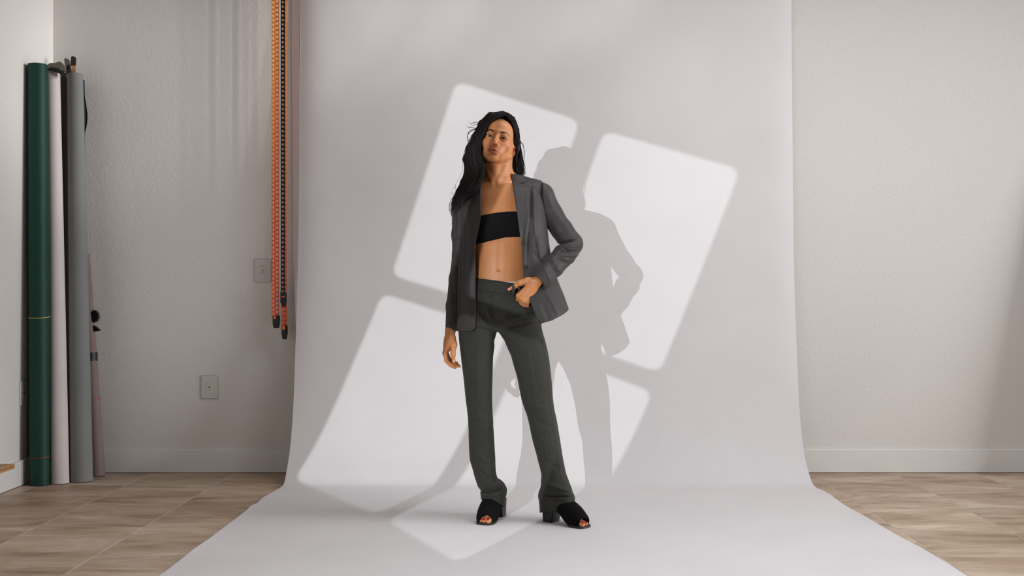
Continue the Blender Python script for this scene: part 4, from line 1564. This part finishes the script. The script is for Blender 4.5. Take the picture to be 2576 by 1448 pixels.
for pts in ([(1233, 850), (1231, 930), (1229, 1000), (1231, 1080), (1235, 1150), (1240, 1200), (1252, 1225), (1257, 1258)], [(1362, 850), (1376, 930), (1382, 1000), (1390, 1060), (1400, 1130), (1409, 1190), (1418, 1225), (1420, 1262)], [(1276, 860), (1301, 930), (1323, 1010), (1342, 1080), (1358, 1150), (1368, 1190), (1370, 1230), (1374, 1280)]):
    link('leg_seam', seam('leg_seam', trouser_f, pts, 0.0009, 0.0002, 60), 'trouser_cloth', trousers, True)
link('fly_button', tube_mesh('fly_button', [W(1306, 725, -0.118), W(1306, 725, -0.113)], 0.006, 16), 'button_horn', trousers)
# strip of white underwear above the waistband
V_, Q_ = nets(field(BODY[:1], lambda p, d: np.maximum(np.maximum(d - 0.003, -(d + 0.006)), np.maximum(p[:, 2] - crv([(1150, 700), (1240, 707), (1270, 708.6), (1300, 708.6), (1360, 706)])(p[:, 0]), Z(730) - p[:, 2]))),
               [X(1170), Y0 - 0.12, Z(722)], [X(1350), Y0 + 0.12, Z(696)], 0.0020, 16, 1)
link('underwear', np_mesh('underwear', V_, Q_), 'white_cotton', person)
# ------------------------------------------------------------------ jacket
JK = [JK_LOFT, JK_SH1, JK_SH2]
JK.append(wrinkles([
    ((1335, 466), (1333, 560), -0.009, 0.0055), ((1330, 560), (1322, 690), -0.006, 0.005), ((1346, 480), (1342, 600), 0.006, 0.009), ((1326, 590), (1330, 690), -0.003, 0.008), ((1352, 590), (1364, 690), 0.003, 0.009),
    ((1340, 640), (1390, 690), -0.003, 0.008), ((1370, 730), (1405, 790), 0.004, 0.012), ((1395, 720), (1425, 775), -0.004, 0.010), ((1360, 760), (1380, 805), -0.003, 0.010),
    ((1176, 560), (1172, 700), -0.003, 0.009), ((1186, 640), (1184, 810), 0.003, 0.010), ((1165, 700), (1162, 815), -0.003, 0.009), ((1172, 740), (1176, 820), 0.003, 0.008),
    ((1182, 520), (1168, 560), -0.004, 0.007)]))
Le = ([430, 458, 500, 550, 580, 598, 643, 717, 810, 820, 827, 831, 850], [1213, 1210, 1209, 1208, 1203, 1200, 1198, 1198.5, 1198.5, 1197.5, 1194, 1186, 1160])
Re = ([430, 459, 488, 536, 586, 610, 657, 699, 767, 794, 806, 812, 830], [1284, 1288, 1292, 1299, 1307, 1311, 1314, 1316, 1336, 1348, 1353, 1359, 1375])
zz_ = np.array([Z(v) for v in Le[0]])[::-1]; Lx = np.array([X(u) for u in Le[1]])[::-1]
zr_ = np.array([Z(v) for v in Re[0]])[::-1]; Rx = np.array([X(u) for u in Re[1]])[::-1]
jhem = crv([(1100, 832), (1150, 831.5), (1300, 831), (1345, 826), (1353, 815), (1360, 811.5), (1387, 804), (1416, 789), (1429, 780), (1433, 770), (1440, 755), (1460, 745)])
neck_hole = field([cone(W(1250, 405, 0.0), W(1250, 468, -0.01), 0.066, 0.060, 0.01)])
jacket_solid = field(JK)


def jacket_post(p, d):
    x, y, z = p[:, 0], p[:, 1], p[:, 2]
    sh = np.maximum(d, -(d + 0.0062))
    k = (y - (Y0 - 0.08)) * 0.0
    op = np.maximum(np.maximum(np.interp(z, zz_, Lx) - x, x - np.interp(z, zr_, Rx)), y - (Y0 - 0.025))
    sh = np.maximum(sh, -op)
    sh = np.maximum(sh, -neck_hole(p))
    return np.maximum(sh, jhem(x) - z)


jf = field(JK, jacket_post)
V_, Q_ = nets(jf, [X(1136), Y0 - 0.18, Z(838)], [X(1458), Y0 + 0.19, Z(436)], 0.0024, 16, 2)
jacket = link('jacket', np_mesh('jacket', V_, Q_), 'jacket_cloth', person)

# sleeves
SL = chain([W(1349, 482, 0.004), W(1362, 492, 0.006), W(1388, 540, 0.014), W(1414, 580, 0.018), W(1437, 612, 0.016)], [0.050, 0.054, 0.0490, 0.0480, 0.0500], 0.012)
SL += chain([W(1437, 614, 0.014), W(1420, 640, -0.022), W(1392, 670, -0.072), W(1366, 697, -0.112), W(1345, 717, -0.136)], [0.0500, 0.0485, 0.0455, 0.0420, 0.0390], 0.012)
SL.append(wrinkles([
    ((1401, 616), (1440, 605), -0.0120, 0.0045), ((1408, 606), (1458, 598), 0.0075, 0.0060), ((1404, 626), (1464, 616), 0.0090, 0.0055), ((1404, 636), (1452, 630), -0.0110, 0.0045), ((1408, 645), (1458, 642), 0.0080, 0.006),
    ((1396, 652), (1436, 664), -0.0080, 0.005), ((1412, 622), (1440, 645), -0.004, 0.005), ((1388, 655), (1410, 690), 0.0045, 0.009), ((1378, 660), (1396, 695), -0.0045, 0.007), ((1366, 672), (1384, 712), 0.0035, 0.008), ((1395, 560), (1440, 560), 0.002, 0.015),
    ((1378, 490), (1392, 545), 0.0025, 0.012), ((1386, 575), (1400, 612), -0.003, 0.008)]))
wrp = W(1345, 716, -0.130); wdir = (W(1345, 716, -0.130) - W(1392, 668, -0.066)); wdir /= np.linalg.norm(wdir)
cuff0 = W(1351, 710, -0.128)
hol = field([cone(W(1335, 725, -0.148), W(1376, 686, -0.096), 0.034, 0.033, 0.005)])


arm_z = np.array([Z(v) for v in (604, 562, 530, 500, 440)]); arm_x = np.array([X(u) for u in (1340, 1376.5, 1369, 1365.5, 1363.5)])


def sl_post(p, d):
    d = np.maximum(d, (p - cuff0) @ wdir)
    d = np.maximum(d, np.where(p[:, 2] > arm_z[0], np.interp(p[:, 2], arm_z, arm_x) - p[:, 0], -1.0))
    return np.maximum(d, -hol(p))


V_, Q_ = nets(field(SL, sl_post), [X(1310), Y0 - 0.24, Z(760)], [X(1482), Y0 + 0.10, Z(444)], 0.0022, 16, 2)
link('sleeve', np_mesh('sleeve', V_, Q_), 'jacket_cloth', jacket)
SR = chain([W(1170, 498, 0.004), W(1162, 530, 0.006), W(1157, 590, 0.008), W(1157, 640, 0.012), W(1150, 700, 0.004), W(1141, 770, -0.010), W(1135, 836, -0.022)], [0.047, 0.042, 0.0360, 0.0330, 0.0345, 0.0325, 0.0262], 0.012)
SR.append(wrinkles([((1140, 640), (1175, 625), -0.004, 0.006), ((1140, 655), (1170, 650), 0.0035, 0.007), ((1138, 670), (1168, 672), -0.003, 0.006), ((1136, 600), (1165, 590), 0.002, 0.01), ((1150, 520), (1146, 600), -0.003, 0.007), ((1132, 700), (1140, 810), 0.002, 0.009), ((1142, 720), (1140, 820), -0.002, 0.007)]))
holr = field([cone(W(1134, 850, -0.024), W(1138, 800, -0.016), 0.0195, 0.0195, 0.005)])
zc = Z(831)
V_, Q_ = nets(field(SR, lambda p, d: np.maximum(np.maximum(d, zc - p[:, 2] + (p[:, 0] - X(1133)) * 0.03), -holr(p))), [X(1104), Y0 - 0.09, Z(845)], [X(1206), Y0 + 0.1, Z(456)], 0.0022, 16, 2)
link('sleeve', np_mesh('sleeve', V_, Q_), 'jacket_cloth', jacket)

# lapels and collar: rolled at the fold, lying on the fronts
rollf = lambda t, s: 0.010 + 0.006 * (1 - t) ** 2
link('lapel', ribbon('lapel', jacket_solid, [(1289, 462), (1294, 495), (1301, 540), (1307, 584), (1311.5, 611)], [(1329, 462), (1329.5, 490), (1326, 530), (1319, 577), (1313, 611)], rollf, 10, 60), 'jacket_cloth', jacket, True)
link('collar', ribbon('collar', jacket_solid, [(1284, 436), (1286, 446), (1288, 456), (1289.5, 464)], [(1314, 441), (1321, 446), (1325, 451), (1319, 459)], lambda t, s: 0.010 + 0.005 * (1 - t), 10, 30), 'jacket_cloth', jacket, True)
link('lapel', ribbon('lapel', jacket_solid, [(1211, 458), (1210, 500), (1208.5, 550), (1203, 582), (1198.5, 602)], [(1170, 503), (1172, 512), (1181, 545), (1190, 575), (1197, 602)], rollf, 10, 60), 'jacket_cloth', jacket, True)
link('collar', ribbon('collar', jacket_solid, [(1214, 446), (1212, 458), (1210, 475), (1209.5, 490)], [(1188, 470), (1182, 478), (1176, 488), (1186, 497)], lambda t, s: 0.010 + 0.005 * (1 - t), 10, 30), 'jacket_cloth', jacket, True)
# welt, seams, buttons
link('dart_seam', seam('dart_seam', jacket_solid, [(1341, 530), (1346, 590), (1356, 640), (1363, 662)], 0.0011, 0.0006), 'jacket_cloth', jacket, True)
link('armhole_seam', seam('armhole_seam', jacket_solid, [(1364, 460), (1364.5, 485), (1366, 510), (1371, 540)], 0.0013, 0.0006), 'jacket_cloth', jacket, True)
link('front_seam', seam('front_seam', jacket_solid, [(1157, 510), (1162, 545), (1160, 600), (1158, 700), (1153, 820)], 0.0011, 0.0006), 'jacket_cloth', jacket, True)
for (u, v_) in ((1317, 611), (1320, 671)):
    p = conform(jacket_solid, [(u, v_)], 0.0045)[0]
    me = disc_mesh('button', 0.0098, -0.003, 0.003, 24)
    me.transform(Matrix.Translation(Vector(p)))
    bt_ = link('button', me, 'button_horn', jacket)
    hs_ = []
    for (a, b) in ((-1, -1), (1, -1), (1, 1), (-1, 1)):
        hs_.append(box_mesh('h', p[0] + a * 0.0022 - 0.0008, p[0] + a * 0.0022 + 0.0008, p[1] - 0.0034, p[1] - 0.002, p[2] + b * 0.0022 - 0.0008, p[2] + b * 0.0022 + 0.0008))
    link('button_holes', join_meshes('button_holes', hs_), 'dark_slot', bt_)

# ------------------------------------------------------------------ shoes
for nm, fr in FRAMES.items():
    sd = -BIG[nm]
    f_ = lambda s, l, z: fpt(fr, s, l * sd, z)
    UP = chain([f_(-0.072, 0, 0.135), f_(-0.072, 0, 0.112)], [0.033, 0.034], 0.03)
    UP += chain([f_(-0.086, 0, 0.110), f_(-0.03, 0, 0.088), f_(0.02, 0, 0.062), f_(0.056, 0, 0.040), f_(0.088, 0, 0.030)], [0.030, 0.035, 0.037, 0.035, 0.0270], 0.035)
    UP += chain([f_(0.045, -0.016, 0.030), f_(0.085, -0.019, 0.026)], [0.027, 0.0215], 0.02)
    UP += chain([f_(0.045, 0.018, 0.028), f_(0.080, 0.018, 0.024)], [0.026, 0.0205], 0.02)
    o2 = fr[0]; t2 = fr[1]
    n2 = np.array([t2[1], -t2[0]]) * sd
    toe_hole = field([cone(f_(0.150, -0.016, 0.024), f_(0.097, -0.014, 0.024), 0.0225, 0.0200, 0.01), cone(f_(0.150, 0.004, 0.022), f_(0.099, 0.002, 0.022), 0.019, 0.0165, 0.01)])

    def up_post(p, d, o2=o2, t2=t2):
        s = (p[:, 0] - o2[0]) * t2[0] + (p[:, 1] - o2[1]) * t2[1]
        zf = np.interp(s, [-0.2, -0.12, -0.05, 0.0, 0.045, 0.2], [0.082, 0.082, 0.074, 0.048, 0.010, 0.010])
        d = np.maximum(d, zf - p[:, 2])
        d = np.maximum(d, s - 0.112 + 0.35 * np.maximum(p[:, 2] - 0.03, 0))
        return np.maximum(d, -toe_hole(p))
    c = fpt(fr, 0.0, 0, 0)
    V_, Q_ = nets(field(UP, up_post), [c[0] - 0.17, c[1] - 0.17, 0.0], [c[0] + 0.17, c[1] + 0.17, 0.17], 0.0021, 16, 1)
    shoe = link('shoe', np_mesh('shoe', V_, Q_), 'black_suede', person)
    # sole
    out = [(-0.118, 0.0), (-0.112, 0.022), (-0.08, 0.030), (-0.03, 0.026), (0.02, 0.034), (0.06, 0.043), (0.09, 0.040), (0.112, 0.028), (0.119, 0.004), (0.119, -0.014), (0.112, -0.033), (0.09, -0.043), (0.05, -0.041), (0.0, -0.030), (-0.04, -0.026), (-0.08, -0.030), (-0.112, -0.022)]
    ring = catmull(out + [out[0]], 80)[:-1]
    zs_ = lambda s: float(np.interp(s, [-0.2, -0.06, -0.02, 0.02, 0.05, 0.2], [0.078, 0.070, 0.048, 0.018, 0.003, 0.0015]))
    V = []
    for dz, sc in ((0.0, 0.97), (0.001, 1.0), (0.0095, 1.0), (0.0105, 0.97)):
        for (s, l) in ring:
            V.append(f_(s * sc, l * sc, zs_(s) + dz))
    n = len(ring)
    F = []
    for i in range(3):
        for k in range(n): F.append((i * n + k, i * n + (k + 1) % n, (i + 1) * n + (k + 1) % n, (i + 1) * n + k))
    # caps as strips between the two sides
    half = n // 2
    for lev in (0, 3):
        for k in range(half - 1):
            F.append((lev * n + k, lev * n + k + 1, lev * n + (n - k - 1) % n, lev * n + (n - k) % n))
    me = mesh('sole', V, F)
    bm = bmesh.new(); bm.from_mesh(me); bmesh.ops.recalc_face_normals(bm, faces=bm.faces); bm.to_mesh(me); bm.free()
    link('sole', me, 'black_leather', shoe)
    # block heel
    V = []
    for z, a0, a1, w in ((0.0008, -0.112, -0.062, 0.0265), (0.004, -0.113, -0.061, 0.0275), (0.05, -0.115, -0.052, 0.0285), (0.082, -0.117, -0.040, 0.0295)):
        V += [f_(a0, -w, z), f_(a1, -w, z), f_(a1, w, z), f_(a0, w, z)]
    F = [(0, 1, 2, 3), (12, 13, 14, 15)]
    for i in range(3):
        for k in range(4): F.append((i * 4 + k, i * 4 + (k + 1) % 4, i * 4 + 4 + (k + 1) % 4, i * 4 + 4 + k))
    me = mesh('heel', V, F)
    bm = bmesh.new(); bm.from_mesh(me); bmesh.ops.recalc_face_normals(bm, faces=bm.faces)
    bmesh.ops.bevel(bm, geom=[e for e in bm.edges if abs(e.verts[0].co.z - e.verts[1].co.z) > 0.002], offset=0.003, segments=2, affect='EDGES')
    bm.to_mesh(me); bm.free()
    link('heel', me, 'black_leather', shoe)
# ------------------------------------------------------------------ hair
def hair_strands(guides, count, spread, r0, seed, wav=0.004, nseg=26, trim=0.12):
    """locks blended between neighbouring guides, tapering to a point"""
    rg = np.random.default_rng(seed)
    G = [catmull([W(*p) for p in g], nseg) for g in guides]
    V = []; Q = []
    off = 0
    ns = 5
    for _ in range(count):
        t = rg.uniform(0, len(G) - 1 - 1e-6)
        i = int(t); f = t - i
        c = G[i] * (1 - f) + G[i + 1] * f
        L = rg.uniform(1 - trim, 1.0)
        tt = np.linspace(0, L * (nseg - 1), nseg)
        c = np.stack([np.interp(tt, np.arange(nseg), c[:, j]) for j in range(3)], 1)
        s = np.linspace(0, 1, nseg)
        ph = rg.uniform(0, 6.28); fr = rg.uniform(0.6, 1.7); am = rg.normal(0, wav)
        o = rg.normal(0, 1, 3) * spread
        o2 = rg.normal(0, 1, 3) * spread * 0.8
        c = c + (0.35 + 0.65 * s)[:, None] * (o * (1 - s)[:, None] + o2 * s[:, None])
        c[:, 0] += am * np.sin(s * fr * 6.28 + ph) * (0.15 + s)
        c[:, 1] += am * np.cos(s * fr * 6.28 + ph) * (0.15 + s) * 0.8
        r = r0 * rg.uniform(0.55, 1.3) * np.clip(np.minimum(1.0, (1 - s) * 4.0), 0.06, 1) * (0.25 + 0.75 * np.minimum(1, s * 10))
        vv, ff = tube_arrays([Vector(p) for p in c], r, ns, 0.55, False)
        V.append(np.array(vv)); Q.append(np.array(ff) + off); off += len(vv)
    return np.concatenate(V), np.concatenate(Q)


gA = [(1270, 289, -0.070), (1244, 297, -0.086), (1226, 312, -0.092), (1214, 340, -0.092), (1207, 362, -0.086), (1207, 385, -0.080), (1216, 408, -0.080), (1217, 432, -0.082), (1209, 456, -0.098), (1196, 478, -0.118), (1178, 492, -0.125)]
gB = [(1270, 286, -0.055), (1240, 291, -0.070), (1218, 310, -0.078), (1204, 340, -0.080), (1196, 366, -0.078), (1194, 392, -0.075), (1200, 418, -0.078), (1198, 445, -0.085), (1188, 470, -0.105), (1172, 492, -0.122), (1156, 508, -0.118)]
gC = [(1268, 283, -0.025), (1234, 289, -0.040), (1212, 310, -0.052), (1198, 340, -0.055), (1186, 368, -0.056), (1180, 395, -0.055), (1184, 422, -0.060), (1180, 450, -0.070), (1168, 476, -0.090), (1152, 500, -0.105), (1141, 522, -0.10)]
gD = [(1266, 282, 0.0), (1230, 290, -0.01), (1208, 314, -0.015), (1193, 343, -0.02), (1178, 372, -0.025), (1170, 400, -0.03), (1174, 430, -0.045), (1164, 458, -0.058), (1152, 482, -0.078), (1141, 505, -0.09), (1136, 538, -0.088)]
gE = [(1262, 283, 0.04), (1228, 296, 0.045), (1208, 324, 0.04), (1196, 354, 0.035), (1186, 384, 0.03), (1182, 414, 0.02), (1184, 440, 0.0), (1176, 466, -0.03), (1164, 486, -0.055), (1152, 504, -0.075), (1146, 520, -0.08)]
gF = [(1260, 290, 0.08), (1230, 306, 0.085), (1214, 334, 0.085), (1206, 364, 0.08), (1202, 396, 0.07), (1202, 424, 0.06), (1200, 448, 0.05), (1192, 470, 0.02)]
gG = [(1268, 290, 0.095), (1258, 312, 0.105), (1252, 345, 0.105), (1250, 380, 0.10), (1250, 415, 0.09), (1250, 445, 0.085), (1250, 470, 0.085)]
gH = [(1272, 286, 0.06), (1288, 304, 0.075), (1294, 335, 0.085), (1298, 370, 0.085), (1300, 400, 0.08), (1302, 425, 0.075), (1304, 450, 0.075)]
gI = [(1273, 285, 0.02), (1291, 298, 0.03), (1301, 326, 0.035), (1305, 358, 0.04), (1309, 390, 0.045), (1315, 420, 0.045), (1318, 444, 0.045)]
gJ = [(1272, 287, -0.03), (1289, 300, -0.02), (1299, 324, -0.008), (1302, 350, 0.005), (1300, 376, 0.03), (1298, 402, 0.036), (1300, 426, 0.036), (1306, 444, 0.03)]
gK = [(1271, 289, -0.06), (1285, 303, -0.050), (1294, 325, -0.034), (1297, 346, -0.014), (1293, 368, 0.016), (1284, 392, 0.026), (1278, 412, 0.028), (1277, 430, 0.024), (1286, 442, 0.02)]

hv = [hair_strands([gA, gB, gC, gD], 1000, 0.0055, 0.0017, 1, 0.0035),
      hair_strands([gD, gE, gF], 300, 0.0060, 0.0020, 2, 0.003),
      hair_strands([gF, gG, gH], 200, 0.0045, 0.0028, 3, 0.002),
      hair_strands([gH, gI, gJ, gK], 900, 0.0055, 0.0017, 4, 0.0025),
      hair_strands([gA, gB, gC, gD], 130, 0.0085, 0.0008, 5, 0.007, 26, 0.02),
      hair_strands([gH, gI, gJ], 40, 0.0065, 0.0007, 6, 0.004, 26, 0.05)]


def wisp(pts, r=0.0007, n=24):
    c = catmull([W(*p) for p in pts], n)
    vv, ff = tube_arrays([Vector(p) for p in c], [r * (1.0 if i < n * 0.7 else 0.5) for i in range(n)], 5, 1.0, False)
    return np.array(vv), np.array(ff)


WISPS = [[(1220, 312, -0.05), (1206, 309, -0.06), (1192, 309, -0.06), (1184, 312, -0.06), (1181, 320, -0.06)],
         [(1216, 316, -0.05), (1200, 322, -0.06), (1186, 321, -0.06), (1176, 319, -0.06), (1173, 315, -0.06)],
         [(1214, 318, -0.05), (1196, 324, -0.06), (1182, 329, -0.06), (1176, 340, -0.06), (1177, 352, -0.06), (1181, 362, -0.05)],
         [(1212, 322, -0.05), (1194, 326, -0.06), (1180, 334, -0.06), (1175, 346, -0.06), (1178, 360, -0.06)],
         [(1206, 326, -0.05), (1192, 334, -0.06), (1182, 346, -0.06), (1177, 356, -0.06), (1179, 368, -0.06)],
         [(1200, 338, -0.05), (1190, 344, -0.06), (1180, 352, -0.06), (1177, 364, -0.06), (1172, 380, -0.06)],
         [(1214, 312, -0.05), (1198, 306, -0.05), (1186, 310, -0.05), (1178, 305, -0.05)],
         [(1212, 309, -0.05), (1200, 312, -0.05), (1188, 316, -0.05), (1180, 326, -0.05)],
         [(1304, 352, 0.03), (1312, 360, 0.03), (1317, 370, 0.03), (1319, 385, 0.03), (1318, 410, 0.03), (1320, 428, 0.03)],
         [(1303, 346, 0.03), (1310, 356, 0.03), (1316, 362, 0.03), (1318, 378, 0.03), (1317, 396, 0.03)],
         [(1148, 486, -0.09), (1142, 492, -0.09), (1139, 486, -0.09), (1134, 484, -0.09)],
         [(1150, 492, -0.09), (1140, 496, -0.09), (1132, 510, -0.09), (1130, 524, -0.09), (1135, 540, -0.09), (1137, 556, -0.09)],
         [(1154, 496, -0.10), (1144, 506, -0.10), (1137, 520, -0.10), (1135, 535, -0.10), (1139, 552, -0.10), (1134, 566, -0.10)],
         [(1150, 478, -0.09), (1145, 474, -0.09), (1146, 468, -0.09), (1143, 462, -0.09)],
         [(1214, 398, -0.085), (1222, 404, -0.10), (1230, 409, -0.108), (1238, 409, -0.112), (1243, 405, -0.11)],
         [(1210, 396, -0.085), (1220, 405, -0.10), (1229, 411, -0.108), (1237, 410, -0.112)]]
for i, w_ in enumerate(WISPS):
    hv.append(wisp(w_, 0.0013 if i in (1, 2, 3, 8, 14, 15, 11, 12) else 0.0008))
HV, HQ = merge(*hv)

# the mass under the locks: scalp cap and the two falls
CAP = [hell((0.002, 0.020, 0.036), (0.0735, 0.0915, 0.0850), 0.02)]
for g, rr in ((gC, 0.016), (gD, 0.012), (gB, 0.013), (gE, 0.020), (gF, 0.022), (gG, 0.024), (gH, 0.022), (gI, 0.009), (gJ, 0.007)):
    c = [W(p[0], p[1], p[2] + (0.012 if p[2] < 0.03 else -0.006)) for p in g]
    rad = [0.75 * rr * (0.5 if i == 0 else 0.85 if i == 1 else 1.0 if i < len(c) - 3 else 0.75 if i < len(c) - 2 else 0.5 if i < len(c) - 1 else 0.12) for i in range(len(c))]
    CAP += chain(c, rad, 0.014)
# keep the face and ear clear
CAP.append(hell((0.012, -0.105, -0.030), (0.063, 0.060, 0.098), 0.012, 's'))
CAP.append(hell((0.080, -0.018, -0.020), (0.026, 0.034, 0.034), 0.01, 's'))
V_, Q_ = nets(field(CAP), [X(1125), Y0 - 0.16, Z(560)], [X(1330), Y0 + 0.16, Z(272)], 0.0024, 16, 0)
HV, HQ = merge((HV, HQ), (V_, Q_))
link('hair', np_mesh('hair', HV, HQ), 'hair', person)
# brow hairs are the skin's colour; small ring in the ear
p = hp(0.083, 0.012, -0.020)
bm = bmesh.new()
ringv = []
for k in range(20):
    a = 2 * math.pi * k / 20
    ringv.append(Vector(p) + Vector((0.001 * math.cos(a), 0.003 * math.cos(a), 0.0045 * math.sin(a))))
bm.free()
link('ear_ring', tube_mesh('ear_ring', ringv + [ringv[0]], 0.0007, 6, 1.0, False), 'brass', body)
